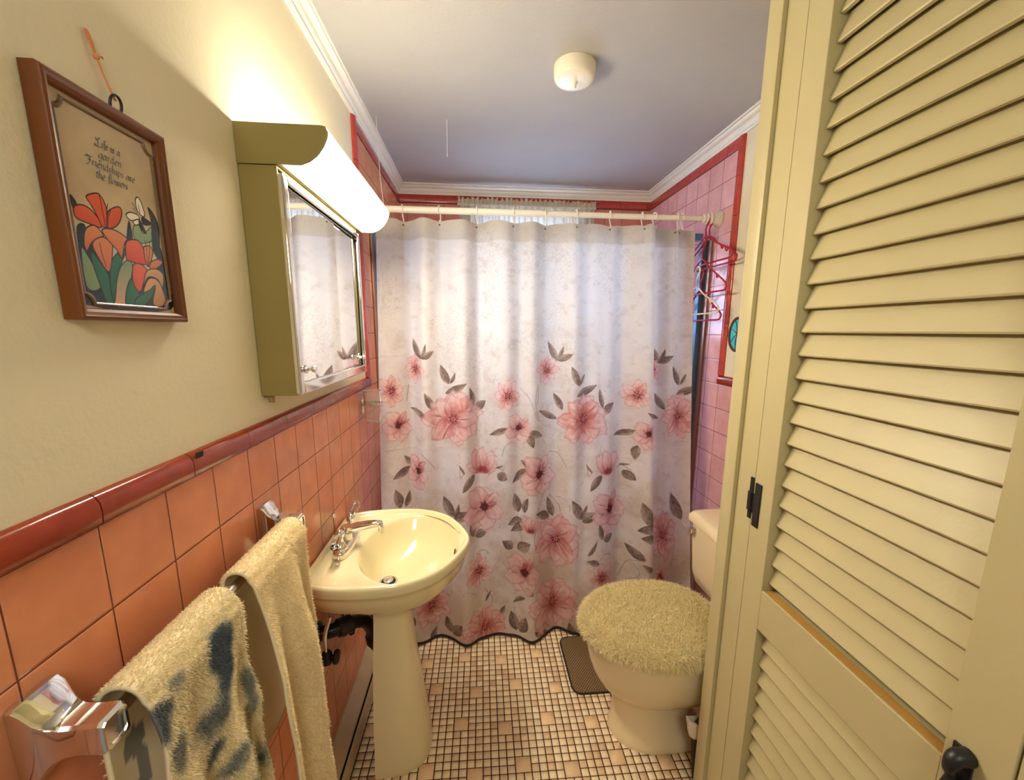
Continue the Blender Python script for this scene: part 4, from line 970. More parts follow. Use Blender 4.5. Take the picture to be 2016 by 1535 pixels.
LEAVES=[ (0.217,1.211,0.18,1.294,0.026),(0.218,1.211,0.24,1.272,0.014),(0.22,1.211,0.271,1.243,0.024),(0.804,1.199,0.763,1.284,0.026),(0.806,1.199,0.828,1.262,0.014),(0.808,1.199,0.861,1.232,0.024),(1.277,1.185,1.234,1.273,0.026),(1.279,1.185,1.302,1.25,0.014),(1.282,1.185,1.337,1.22,0.024),(0.333,1.104,0.297,1.186,0.03),(0.338,1.106,0.36,1.153,0.014),(0.317,1.064,0.409,1.108,0.03),(0.245,0.96,0.163,1.003,0.024),(0.265,1,0.232,1.07,0.026),(0.435,1.008,0.42,1.09,0.02),(0.439,0.987,0.488,1.029,0.034),(0.893,1.095,0.855,1.179,0.03),(0.899,1.097,0.922,1.145,0.014),(0.878,1.053,0.974,1.099,0.03),(0.803,0.946,0.716,0.991,0.024),(0.823,0.988,0.787,1.06,0.026),(1.003,0.996,0.986,1.081,0.02),(1.007,0.974,1.059,1.018,0.034),(1.374,1.088,1.333,1.174,0.03),(1.381,1.09,1.404,1.139,0.014),(1.359,1.045,1.458,1.092,0.03),(1.281,0.936,1.189,0.982,0.024),(1.302,0.979,1.263,1.052,0.026),(1.49,0.987,1.472,1.073,0.02),(1.495,0.964,1.549,1.009,0.034),(0.582,0.918,0.503,0.885,0.024),(1.144,0.901,1.061,0.868,0.024),(0.667,0.902,0.736,0.875,0.03),(0.667,0.887,0.692,0.834,0.032),(1.152,0.838,1.142,0.772,0.03),(0.436,0.718,0.386,0.65,0.03),(0.537,0.722,0.579,0.697,0.038),(0.396,0.728,0.371,0.764,0.01),(0.525,0.745,0.561,0.759,0.009),(0.997,0.706,0.945,0.636,0.03),(1.104,0.71,1.149,0.684,0.038),(0.955,0.717,0.928,0.753,0.01),(1.091,0.734,1.129,0.748,0.009),(0.678,0.747,0.638,0.776,0.022),(0.671,0.742,0.601,0.678,0.03),(0.173,0.758,0.14,0.803,0.02),(0.163,0.754,0.095,0.71,0.03),(0.122,0.586,0.104,0.667,0.034),(0.143,0.587,0.159,0.653,0.022),(0.628,0.551,0.609,0.635,0.034),(0.651,0.552,0.667,0.62,0.022),(0.347,0.542,0.303,0.629,0.038),(0.353,0.541,0.371,0.603,0.016),(0.349,0.532,0.41,0.572,0.038),(0.433,0.454,0.42,0.522,0.024),(0.438,0.453,0.487,0.462,0.036),(0.907,0.514,0.86,0.605,0.038),(0.913,0.514,0.932,0.578,0.016),(0.909,0.504,0.974,0.546,0.038),(0.999,0.424,0.985,0.494,0.024),(1.005,0.423,1.056,0.432,0.036),(0.644,0.521,0.581,0.5,0.03),(0.654,0.506,0.593,0.473,0.034),(0.767,0.512,0.701,0.549,0.034),(0.787,0.516,0.759,0.606,0.03),(1.216,0.486,1.172,0.591,0.046),(1.239,0.485,1.154,0.462,0.036),(1.24,0.438,1.169,0.431,0.036),(1.391,0.475,1.336,0.602,0.046),(0.603,0.396,0.555,0.429,0.036),(0.623,0.388,0.676,0.426,0.04),(0.932,0.357,0.974,0.423,0.016),(1.187,0.336,1.112,0.391,0.036),(1.219,0.288,1.176,0.316,0.024),(0.985,0.319,0.927,0.334,0.026),(0.688,0.204,0.634,0.253,0.03),(0.652,0.19,0.601,0.157,0.018),(0.545,0.099,0.567,0.142,0.018),(0.616,0.038,0.593,0.122,0.04),(0.629,0.036,0.654,0.11,0.034),(0.331,0.04,0.31,0.105,0.032),(0.338,0.036,0.379,0.091,0.036),(0.249,0.004,0.267,0.059,0.024),(0.874,-0.018,0.853,0.056,0.034),(0.895,-0.009,0.932,0.041,0.03),(0.765,-0.012,0.734,0.042,0.022),(0.176,0.084,0.158,0.136,0.024),(0.724,0.022,0.691,0.055,0.018),(0.48,0.164,0.505,0.208,0.01),(1.209,0.199,1.23,0.266,0.024) ]
STEMS=[ [(0.159,1.098),(0.15,1.03)],[(0.718,1.086),(0.71,1.017)],[(0.713,1.099),(0.703,1.045),(0.706,0.995),(0.72,0.941)],[(0.64,1.083),(0.673,1.045),(0.696,0.99),(0.713,0.946)],[(0.667,0.887),(0.576,0.848),(0.556,0.799)],[(0.839,0.743),(0.809,0.794),(0.768,0.805)],[(0.269,0.751),(0.236,0.796),(0.212,0.816)],[(0.396,0.738),(0.378,0.714),(0.375,0.764)],[(0.495,0.706),(0.53,0.745),(0.563,0.737)],[(0.955,0.725),(0.936,0.7),(0.932,0.751)],[(1.06,0.692),(1.097,0.732),(1.131,0.724)],[(0.747,0.644),(0.716,0.575),(0.711,0.544)],[(0.767,0.613),(0.808,0.572),(0.818,0.541)],[(0.48,0.22),(0.51,0.177),(0.505,0.147)],[(1.123,0.229),(1.165,0.269),(1.144,0.312)],[(1.091,0.231),(1.122,0.313),(1.17,0.332)],[(0.7,0.484),(0.693,0.433),(0.71,0.382)],[(0.442,0.373),(0.472,0.387),(0.497,0.371)],[(0.985,0.334),(1.016,0.359),(1.048,0.342)] ]

CW0, CW1 = 0.045, 1.425
NXc, NZc = 560, 720
CZ0, CZ1 = 0.014, CT
xs = np.linspace(CW0, CW1, NXc); zs = np.linspace(CZ0, CZ1, NZc)
GX, GZ = np.meshgrid(xs, zs)
dxm = xs[1] - xs[0]; dzm = zs[1] - zs[0]
img = np.ones((NZc, NXc, 3)) * np.array([241, 235, 225]) / 255
def blend(c, a, sl=None):
    if sl is None: sl = (slice(None), slice(None))
    img[sl] = img[sl] * (1 - a[..., None]) + np.asarray(c) * a[..., None]
f1 = fbm(NZc, NXc, 60, 101, 5); f2 = fbm(NZc, NXc, 10, 121, 3); f3 = fbm(NZc, NXc, 28, 131, 5); f4 = np.random.default_rng(9).random((NZc, NXc))
blend(np.array([196, 182, 166]) / 255, np.clip(sst(0.52, 0.72, f3) * 0.13 + sst(0.55, 0.8, f2) * 0.26, 0, 1))
blend(np.array([176, 162, 150]) / 255, (sst(0.80, 0.99, f4) * sst(0.42, 0.62, f1) * 0.45))
low = 1 - sst(0.35, 1.05, GZ)
blend(np.array([196, 166, 128]) / 255, np.clip(low * sst(0.42, 0.66, f1) * 0.38, 0, 1))  # warm light and shade low on the curtain, painted as brown blotches
blend(np.array([240, 236, 232]) / 255, np.clip(sst(0.55, 0.7, 1 - f1) * 0.5 * (1 - low), 0, 1))
def win_(x, z, r):
    i0 = max(int((z - r - CZ0) / dzm), 0); i1 = min(int((z + r - CZ0) / dzm) + 2, NZc); j0 = max(int((x - r - CW0) / dxm), 0); j1 = min(int((x + r - CW0) / dxm) + 2, NXc)
    if i1 <= i0 or j1 <= j0: return None
    return (slice(i0, i1), slice(j0, j1))
LIGHT, MID, DEEP = np.array([246, 216, 208]) / 255, np.array([224, 158, 146]) / 255, np.array([146, 52, 56]) / 255
ORNG = np.array([214, 138, 112]) / 255
def leaf(x0, z0, x1, z1, w, seed):
    r = np.random.default_rng(seed); L = math.hypot(x1 - x0, z1 - z0); sl = win_((x0 + x1) / 2, (z0 + z1) / 2, L * 0.75 + w)
    if sl is None: return
    X, Z = GX[sl], GZ[sl]; ux, uz = (x1 - x0) / L, (z1 - z0) / L
    t = ((X - x0) * ux + (Z - z0) * uz) / L; s = (X - x0) * -uz + (Z - z0) * ux
    s = s + 0.12 * L * np.sin(PI * np.clip(t, 0, 1)) * r.uniform(-0.5, 0.5)
    tc = np.clip(t, 0, 1); hw = 0.56 * w * np.sin(PI * tc ** 0.8) ** 0.9
    a = (1 - sst(-0.0012, 0.0012, np.abs(s) - hw)) * (t > 0) * (t < 1)
    tone = r.uniform(0, 1)
    c0 = np.array([150, 128, 114]) / 255; c1_ = np.array([112, 90, 80]) / 255; c2_ = np.array([192, 172, 152]) / 255
    k = np.clip(0.5 + s / (hw + 1e-4) * 0.45 * (1 if tone > .5 else -1) + (f2[sl] - .5) * 1.4 + 0.16 * np.sin(t * 26 + np.abs(s) / (w + 1e-6) * 14), 0, 1)[..., None]
    col = c1_ * (1 - k) + (c2_ * 0.7 + c0 * 0.3) * k
    img[sl] = img[sl] * (1 - (a * 0.88)[..., None]) + col * (a * 0.88)[..., None]
    mid = (1 - sst(0.0003, 0.0014, np.abs(s))) * a * 0.55
    blend(np.array([70, 56, 54]) / 255, mid, sl)
def stem(pts, w=0.0011, c=(122, 104, 98), al=0.6):
    P = spline([(p[0], p[1], 0) for p in pts], 6); xsP = [p[0] for p in P]; zsP = [p[1] for p in P]
    cx, cz = (min(xsP) + max(xsP)) / 2, (min(zsP) + max(zsP)) / 2; R_ = max(max(xsP) - min(xsP), max(zsP) - min(zsP)) / 2 + 0.01
    sl = win_(cx, cz, R_)
    if sl is None: return
    X, Z = GX[sl], GZ[sl]; d = np.full(X.shape, 1.0)
    for (a0, b0, _), (a1, b1, _) in zip(P[:-1], P[1:]):
        vx, vz = a1 - a0, b1 - b0; t = np.clip(((X - a0) * vx + (Z - b0) * vz) / (vx * vx + vz * vz + 1e-12), 0, 1)
        d = np.minimum(d, np.hypot(X - a0 - t * vx, Z - b0 - t * vz))
    blend(np.array(c) / 255, (1 - sst(w * 0.5, w * 1.6, d)) * al, sl)
def petal(cx, cz, ang, L, wd, asp, seed, deep=0.5, tint=None, al=0.80, curl=0.0):
    r = np.random.default_rng(seed); sl = win_(cx, cz, L * 1.35)
    if sl is None: return
    X, Z = (GX[sl] - cx) / asp, GZ[sl] - cz
    ux, uz = math.cos(ang), math.sin(ang)
    t = (X * ux + Z * uz) / L; s = (-X * uz + Z * ux) / L
    s = s - curl * t * t
    tc = np.clip(t, 0, 1.0)
    edge = 1 + 0.05 * np.sin(s * 13 + seed) + 0.02 * np.sin(s * 31 + 2 * seed)
    hw = wd * np.sin(PI * np.clip(tc / edge, 0, 1) ** 0.72 * 0.93 + 0.06) ** 0.75
    a = (1 - sst(-0.02, 0.025, np.abs(s) - hw)) * (t > 0.02) * (1 - sst(0.96, 1.0, t / edge))
    streak = 0.5 + 0.5 * np.sin(s / wd * 9 + np.sin(t * 5 + seed) * 0.8)
    base = (tint if tint is not None else MID)
    k = np.clip(t * 1.05 + (streak - 0.5) * 0.35 + (f2[sl] - 0.5) * 1.3 + r.uniform(-0.38, 0.30), 0, 1)[..., None]
    col = base * (1 - k) + LIGHT * k
    dk = np.clip((0.52 - t) / 0.52, 0, 1) * (0.30 + 0.75 * streak) * min(1.0, deep * 1.5)
    col = col * (1 - dk[..., None]) + DEEP * dk[..., None]
    for bq in range(5):   # dry-brush marks running out from the heart
        s0 = r.uniform(-0.75, 0.75) * wd; t0, t1 = r.uniform(0.05, 0.3), r.uniform(0.45, 0.95); wq = r.uniform(0.006, 0.03)
        mk = (1 - sst(wq * 0.4, wq, np.abs(s - s0 * t))) * sst(t0, t0 + 0.1, t) * (1 - sst(t1 - 0.2, t1, t)) * (0.4 + 0.6 * (f2[sl] > 0.42))
        cq = DEEP * 0.8 + MID * 0.2 if bq < 3 else np.array([250, 232, 226]) / 255
        mk = mk * r.uniform(0.35, 0.85)
        col = col * (1 - mk[..., None]) + cq * mk[..., None]
    rim = np.maximum(sst(0.72, 1.0, np.abs(s) / (hw + 1e-3)), sst(0.86, 0.98, t / edge)) * 0.55
    col = col * (1 - rim[..., None]) + (MID * 0.6 + DEEP * 0.4) * rim[..., None]
    img[sl] = img[sl] * (1 - (a * al)[..., None]) + col * (a * al)[..., None]
def heart(x, z, r, asp, seed, k=0.24):
    q = np.random.default_rng(seed); sl = win_(x, z, r)
    if sl is None: return
    X, Z = (GX[sl] - x) / asp, GZ[sl] - z; rho = np.hypot(X, Z) / r; th_ = np.arctan2(Z, X)
    star = k * (1.0 + 0.55 * np.sin(th_ * 7 + seed) + 0.35 * np.sin(th_ * 13 + 2 * seed))
    blend(DEEP * 0.9, (1 - sst(star * 0.8, star * 1.15, rho)) * 0.85, sl)
    blend(np.array([226, 190, 172]) / 255, (1 - sst(0.05, 0.085, rho)) * 0.9, sl)
    blend(np.array([110, 36, 40]) / 255, (1 - sst(0.02, 0.05, rho)) * 0.9, sl)
    for i in range(16):
        a = q.uniform(0, 2 * PI); d = q.uniform(0.14, 0.30) * r; px, pz = x + d * math.cos(a) * asp, z + d * math.sin(a)
        rr2 = np.hypot(GX[sl] - px, GZ[sl] - pz)
        blend((np.array([236, 206, 190]) if i % 3 == 0 else np.array([98, 34, 38])) / 255, (1 - sst(0.0012, 0.0028, rr2)) * 0.85, sl)
def flower(x, z, r, asp, kind, seed):
    q = np.random.default_rng(seed + 500)
    tint = MID if q.random() < 0.6 else (MID * 0.5 + ORNG * 0.5)
    if kind in (0, 1):
        n = 8 if kind == 0 else 8
        if kind == 1:
            for i in q.permutation(7): petal(x, z - 0.02 * r, 2 * PI * (i + 0.5) / 7 + q.uniform(-.12, .12), r * q.uniform(0.95, 1.15), 0.40, asp, seed * 31 + i, 0.3, tint)
        for i in q.permutation(n): petal(x, z, 2 * PI * i / n + q.uniform(-.18, .18), r * q.uniform(0.82, 1.05), 0.34 if kind == 0 else 0.36, asp, seed * 37 + i + 9, 0.5, tint)
        heart(x, z, r, asp, seed, 0.12 if kind == 1 else 0.17)
    elif kind == 2:
        b = z - 0.55 * r
        for i, a in enumerate((35, 145, 62, 118, 90)): petal(x, b, math.radians(a + q.uniform(-8, 8)), r * 1.55 * (0.8 if i < 2 else 1), 0.30, asp, seed * 41 + i, 0.55, LIGHT * 0.5 + MID * 0.5)
        sl = win_(x, b, r * .6)
        if sl is not None: blend(DEEP, (1 - sst(0.10, 0.34, np.hypot((GX[sl] - x) / 1.5, GZ[sl] - b - 0.08 * r) / r)) * 0.75, sl)
    else:
        a0 = q.uniform(-10, 10)
        for i, a in enumerate((250, 290, 200, 340, 130, 55)): petal(x, z, math.radians(a + a0 + q.uniform(-10, 10)), r * (1.1 if i not in (3, 5) else 0.95), 0.46 if i != 5 else 0.3, asp, seed * 43 + i, 0.42, (LIGHT * 0.55 + MID * 0.45) if i < 5 else DEEP * 0.6 + MID * 0.4)
        petal(x, z, math.radians(25 + a0), r * 0.85, 0.13, asp, seed * 47, 1.0, DEEP * 0.8 + MID * 0.2)
        heart(x, z, r * 0.95, asp, seed, 0.17)
        sl = win_(x, z, r * .4)
        if sl is not None: blend(np.array([72, 40, 42]) / 255, (1 - sst(0.12, 0.24, np.hypot((GX[sl] - x) / asp, GZ[sl] - z) / r)) * 0.7, sl)
# pale wash behind the blossoms
for i, (x, z, r, a, k) in enumerate(FLOWERS):
    sl = win_(x, z, r * 1.7)
    if sl is not None: blend(np.array([222, 200, 190]) / 255, (1 - sst(0.5, 1.6, np.hypot(GX[sl] - x, GZ[sl] - z + 0.2 * r) / r + (f3[sl] - .5) * 1.6)) * 0.45, sl)
for st in STEMS: stem(st)
for i, l in enumerate(LEAVES): leaf(*l, i + 3)
for i, (x, z, r, a, k) in enumerate(FLOWERS): flower(x, z, r, a, k, i + 1)
for i in range(46):   # loose pencil curls
    q = np.random.default_rng(900 + i); x = q.uniform(CW0 + .05, CW1 - .05); z = q.uniform(0.08, 0.86); a = q.uniform(0, 6.28); R_ = q.uniform(0.012, 0.04)
    stem([(x + R_ * math.cos(a + q.uniform(.5, 1.0) * j) * (1 - .1 * j), z + R_ * math.sin(a + .8 * j)) for j in range(4)], 0.0007, (120, 92, 78), 0.42)
img = np.clip(img, 0, 1)
# heading painted darker as doubled cloth passes less light; small hole at every hook
blend(np.array([196, 178, 148]) / 255, sst(1.694, 1.700, GZ) * 0.32)
for hx in RX: blend(np.array([74, 58, 44]) / 255, (1 - sst(0.0025, 0.0045, np.hypot(GX - hx, GZ - (CT - 0.013)))) * 0.9)
# heading band shows as doubled cloth: same print
# fall of the cloth
sx = GX
tz = np.clip((GZ - CZ0) / (CZ1 - CZ0), 0, 1)          # 0 hem .. 1 top
yb_ = 1.600 + (1.858 - 1.600) * tz ** 0.92
gath = np.zeros_like(GX)
kn = np.array(RX); 
for i in range(len(kn) - 1):
    x0, x1 = kn[i], kn[i + 1]; m_ = (GX >= x0) & (GX < x1)
    t = (GX - x0) / (x1 - x0); gath += m_ * np.sin(PI * t) * (0.011 if x1 - x0 > 0.06 else 0.006)
wave = 0.019 * np.sin(2 * PI * (GX - 0.10) / 0.30 + 0.5) + 0.021 * np.sin(2 * PI * (GX - 0.02) / 0.155 + 1.9 + 0.5 * (1 - tz)) + 0.007 * np.sin(2 * PI * GX / 0.091 + 1.0 + 1.2 * (1 - tz))
env = 0.25 + 0.75 * np.exp(-((tz - 0.62) / 0.5) ** 2)
hemw = 0.034 * np.sin(2 * PI * (GX - 0.20) / 0.27 - 0.3) * (1 - tz) ** 2
Y = yb_ - gath * sst(0.75, 1.0, tz) * 1.0 + wave * env + hemw
# one deep overlapping pleat near the right end
st_ = sst(1.2245, 1.2385, GX)
Y = Y + (0.046 * st_ * (0.35 + 0.65 * sst(0.0, 0.25, tz)) - 0.018 * np.exp(-((GX - 1.205) / 0.028) ** 2) * sst(0.02, 0.2, tz)) * (1 - 0.55 * sst(1.26, 1.40, GX))
Y = Y - 0.012 * np.exp(-((GX - 1.375) / 0.03) ** 2)
# creases pressed into the cloth
Y = Y + 0.0034 * (fbm(NZc, NXc, 90, 55, 4) - 0.5) * 2 + 0.0018 * (fbm(NZc, NXc, 22, 56, 3) - 0.5) * 2
for zc_ in (1.22, 0.83, 0.47): Y = Y - 0.0018 * np.exp(-((GZ - zc_ - 0.01 * np.sin(GX * 5)) / 0.004) ** 2)
Y = Y - 0.0022 * sst(1.695, 1.699, GZ)
Z = GZ + 0
topsag = np.zeros_like(GX)
for i in range(len(kn) - 1):
    x0, x1 = kn[i], kn[i + 1]; m_ = (GX >= x0) & (GX < x1); t = (GX - x0) / (x1 - x0); topsag += m_ * 0.008 * np.sin(PI * t)
Z = Z + topsag * sst(0.93, 1.0, tz) + 0.01 * (GX < 0.09) * 0
Xc = GX + 0.010 * (1 - tz) * np.sin(GX * 9) * 0 - 0.012 * (1 - tz) * (GX - 0.05) / 1.4
Xc = Xc - 0.014 * np.exp(-((GX - 1.24) / 0.012) ** 2) * sst(0.0, 0.15, tz)
sc = thing('shower_curtain', 'white shower curtain printed with pink flowers and grey leaves', 'shower curtain', (0.73, RY, CZ0))
M['curtain'] = attr_mat('printed_curtain', 'pattern', rough=0.9, translucent=0.55, bump=0.25, bscale=700, spec=0.1)
big_mesh('cloth', np.stack([Xc, Y, Z], -1).reshape(-1, 3), grid_faces(NZc, NXc), M['curtain'], sc, lin(img).reshape(-1, 3))
hm = [(Xc[0, j], Y[0, j], Z[0, j] - 0.001) for j in range(0, NXc, 4)]
ho = MB().loft([[(x, y - 0.003, z - 0.004), (x, y + 0.004, z - 0.004), (x, y + 0.003, z + 0.007), (x, y - 0.002, z + 0.007)] for x, y, z in hm]).build('hem_binding', M['hem'], sc)
ho['label'] = 'dark bound hem'

# ------------------------------------------------------------------ clothes hangers on the rod
def hanger(name, label, x, yc, ztop, m_, halfw, lean=0.0, drop=0.085, hgt=0.115, hook=True, notch=True):
    root = thing(name, label, 'hanger', (x, yc, ztop), 'hangers at the right end of the rod')
    zn = ztop - 0.095
    cl_, sl_ = math.cos(lean), math.sin(lean)
    def Pt(u, z): return (x + u * sl_, yc - u * cl_, z)        # u runs toward the room
    hk = [Pt(0.020, ztop - 0.030)] + [Pt(-0.0165 * math.cos(a) if True else 0, ztop - 0.0165 + 0.0165 * math.sin(a)) for a in np.linspace(PI, 0.0, 11)][0:0]
    arc = [Pt(0.0185 * math.cos(a), ztop - 0.0185 + 0.0185 * math.sin(a)) for a in np.linspace(PI * 1.05, -0.25, 14)]
    hk = arc + [Pt(0.010, ztop - 0.040), Pt(-0.004, ztop - 0.058), Pt(0.0, ztop - 0.078), Pt(0.0, zn)]
    r_ = 0.0036
    MB().tube(spline(hk, 3), r_, 10).build('hook', m_, root)
    zb_ = zn - hgt
    loop = []
    loop += [Pt(0.0, zn + 0.004)] + [Pt(halfw * k, zn - (hgt - 0.030) * k) for k in (0.35, 0.7, 0.92)] + [Pt(halfw + 0.004, zb_ + 0.022), Pt(halfw + 0.003, zb_ + 0.008), Pt(halfw - 0.012, zb_)]
    loop += [Pt(halfw * k, zb_ + 0.0) for k in (0.5, 0.0, -0.5)]
    loop += [Pt(-halfw + 0.012, zb_), Pt(-halfw - 0.003, zb_ + 0.008), Pt(-halfw - 0.004, zb_ + 0.022)] + [Pt(-halfw * k, zn - (hgt - 0.030) * k) for k in (0.92, 0.7, 0.35)]
    MB().tube(spline(loop, 4, True), r_, 10, True).build('frame', m_, root)
    if notch:
        for sg in (1, -1):
            u0 = sg * halfw * 0.62; z0 = zn - (hgt - 0.030) * 0.62
            MB().tube(spline([Pt(u0, z0), Pt(u0 + sg * 0.004, z0 - 0.012), Pt(u0 + sg * 0.012, z0 - 0.018), Pt(u0 + sg * 0.018, z0 - 0.012)], 4), r_ * 0.7, 8).build('strap_notch', m_, root)
    return root
hanger('clothes_hanger', 'red plastic hanger hooked on the rod, the one nearer the curtain', 1.4650, RY, RZ + 0.0172, M['red_plastic'], 0.205)
hanger('clothes_hanger', 'red plastic hanger hooked on the rod, the one nearer the wall', 1.4830, RY + 0.002, RZ + 0.0172, M['red_plastic'], 0.212, hgt=0.13)
hanger('clothes_hanger', 'red plastic hanger hanging under the two on the rod', 1.4575, RY + 0.002, RZ - 0.080, M['red_plastic'], 0.200, hgt=0.145)
hanger('clothes_hanger', 'ivory plastic hanger in the chain of red hangers', 1.4495, RY + 0.014, RZ - 0.200, M['white_plastic'], 0.185, hgt=0.115)
hanger('clothes_hanger', 'red plastic hanger, lowest behind the ivory one', 1.4670, RY + 0.012, RZ - 0.212, M['red_plastic'], 0.175, hgt=0.130)

# ------------------------------------------------------------------ strings
st1 = MB().tube(spline([(0.066, RY - 0.004, H - 0.0005), (0.067, RY - 0.003, 2.05), (0.070, RY - 0.002, 1.93), (0.078, RY, RZ + 0.0138)], 6), 0.0011, 6).build('support_string', M['string'])
tag(st1, 'thin white string from the ceiling holding up the left end of the curtain rod', 'string')
st2 = MB().tube([(0.341, RY, H - 0.0005), (0.3405, RY, 2.09), (0.3395, RY, 2.022)], 0.0011, 6).build('hanging_string', M['string'])
tag(st2, 'short white thread dangling free from the ceiling', 'string')

# ------------------------------------------------------------------ toilet
TYc = 1.165
to = thing('toilet', 'cream toilet with a shaggy covered lid beside the closet', 'toilet', (1.02, TYc, 0))
def egg(xf, xb, hw, z, xc=1.02, n=64, p=2.0, pb=2.6):
    out = []
    for t in np.linspace(0, 2 * PI, n, endpoint=False):
        c, s_ = math.cos(t), math.sin(t)
        if c < 0: x = xc - (xc - xf) * abs(c) ** (2 / p); y = hw * math.copysign(abs(s_) ** (2 / p), s_)
        else: x = xc + (xb - xc) * abs(c) ** (2 / pb); y = hw * math.copysign(abs(s_) ** (2 / pb), s_)
        out.append((x, TYc + y, z))
    return out
bw_ = [egg(.886, 1.34, .106, 0), egg(.885, 1.34, .107, .012), egg(.890, 1.335, .100, .03), egg(.893, 1.20, .092, .05), egg(.895, 1.15, .085, .09), egg(.894, 1.15, .082, .135), egg(.888, 1.17, .086, .155), egg(.872, 1.21, .108, .172), egg(.846, 1.24, .136, .198), egg(.824, 1.255, .155, .235), egg(.809, 1.26, .166, .28), egg(.802, 1.26, .171, .325), egg(.800, 1.26, .172, .352), egg(.800, 1.26, .172, .362), egg(.803, 1.258, .169, .368), egg(.85, 1.22, .125, .367), egg(.88, 1.19, .10, .30)]
MB().loft(bw_).build('bowl', M['toilet'], to, angle=50)
MB().loft([egg(.797, 1.205, .176, .3715), egg(.796, 1.206, .177, .378), egg(.799, 1.205, .174, .384), egg(.80, 1.20, .172, .3845)]).build('seat', M['toilet'], to)
MB().loft([egg(.797, 1.205, .176, .3855), egg(.796, 1.206, .177, .392), egg(.803, 1.200, .170, .398), egg(.85, 1.16, .13, .401)]).build('lid', M['toilet'], to)
def tank_ring(x0, x1, y0, y1, z, r=0.03): return rr_(x0, x1, y0, y1, z, r, 6)
KX0, KX1, KY0, KY1 = 1.252, W - 0.012, 0.958, 1.412
MB().loft([tank_ring(KX0 + .06, KX1, KY0 + .09, KY1 - .09, .369), tank_ring(KX0 + .03, KX1, KY0 + .05, KY1 - .05, .378), tank_ring(KX0 + .012, KX1, KY0 + .024, KY1 - .024, .402), tank_ring(KX0 + .005, KX1, KY0 + .012, KY1 - .012, .44), tank_ring(KX0, KX1, KY0 + .003, KY1 - .003, .56), tank_ring(KX0, KX1, KY0 + .002, KY1, .628)]).build('tank', M['toilet'], to, angle=60)
MB().loft([tank_ring(KX0 - .008, KX1 + .002, KY0 - .004, KY1 + .008, .6295), tank_ring(KX0 - .012, KX1 + .002, KY0 - .006, KY1 + .012, .634), tank_ring(KX0 - .012, KX1 + .002, KY0 - .006, KY1 + .012, .650), tank_ring(KX0 - .002, KX1 + .002, KY0, KY1 + .003, .664), tank_ring(KX0 + .01, KX1, KY0 + .01, KY1 - .01, .667)]).build('tank_lid', M['toilet'], to, angle=40)
MB().loft([rr_(1.10, W - 0.02, TYc - .10, TYc + .10, .30, .03), rr_(1.10, W - 0.02, TYc - .12, TYc + .12, .35, .03), rr_(1.10, W - 0.02, TYc - .12, TYc + .12, .3685, .03)]).build('rear_shelf', M['toilet'], to, angle=40)
fl_ = MB().lathe((KX0 + 0.001, 1.372, .602), [(0.013, 0.0), (0.0125, -0.004), (0.008, -0.007), (0.006, -0.016), (0.011, -0.018), (0.012, -0.022), (0.004, -0.025)], 'x', 18)
fl_.tube([(KX0 - 0.019, 1.372, .602), (KX0 - 0.022, 1.392, .604), (KX0 - 0.024, 1.425, .612)], [0.0045, 0.004, 0.003], 10)
f_ = fl_.build('flush_lever', M['chrome'], to); f_['label'] = 'chrome flush lever'
# shaggy lid cover
lc = thing('lid_cover', 'shaggy pale yellow toilet lid cover', 'lid cover', (1.02, TYc, .386))
n_u, n_r = 96, 22
V = []
lvl = []
for k in range(n_r):
    q = k / (n_r - 1)
    if q < 0.8:
        s_ = q / 0.8; z = .4195 - 0.006 * s_ ** 3 - 0.004 * (1 - s_); sc_ = s_ * 0.97
    else:
        s_ = (q - 0.8) / 0.2; z = .4135 - 0.024 * s_; sc_ = 0.97 + 0.06 * math.sin(PI * min(s_, 1) * 0.8)
    ring = egg(.792, 1.222, .182, z, n=n_u)
    V += [(1.02 + (p[0] - 1.02) * max(sc_, 0.001), TYc + (p[1] - TYc) * max(sc_, 0.001), z + 0.002 * math.sin(p[0] * 23 + 1.3) * math.sin(p[1] * 19)) for p in ring]
V = np.array(V); Pg = V.reshape(n_r, n_u, 3)
F = []
for k in range(n_r - 1):
    for j in range(n_u): F.append((k * n_u + j, k * n_u + (j + 1) % n_u, (k + 1) * n_u + (j + 1) % n_u, (k + 1) * n_u + j))
YEL = lin(np.array([255, 241, 194]) / 255)
big_mesh('backing', V, F, M['terry'], lc, np.tile(YEL, (len(V), 1)))
Pw = np.concatenate([Pg, Pg[:, :1]], 1); du = np.gradient(Pw, axis=0); dv = np.gradient(Pw, axis=1)
Nn = np.cross(du, dv); ar = np.linalg.norm(Nn, axis=-1); Nn /= ar[..., None] + 1e-9
if Nn[10, 5, 2] < 0: Nn = -Nn
r = np.random.default_rng(61); npl = 70000
wgt = ar[:-1, :-1].copy(); wgt[-5:] *= 1.6
pr_ = (wgt / wgt.sum()).ravel(); idx = r.choice(len(pr_), npl, p=pr_); i, j = np.divmod(idx, n_u)
fi, fj = r.random(npl)[:, None], r.random(npl)[:, None]
def smp(A): return A[i, j] * (1 - fi) * (1 - fj) + A[i + 1, j] * fi * (1 - fj) + A[i, j + 1] * (1 - fi) * fj + A[i + 1, j + 1] * fi * fj
Ps, Ns = smp(Pw), smp(Nn); Ns /= np.linalg.norm(Ns, axis=1, keepdims=True) + 1e-9
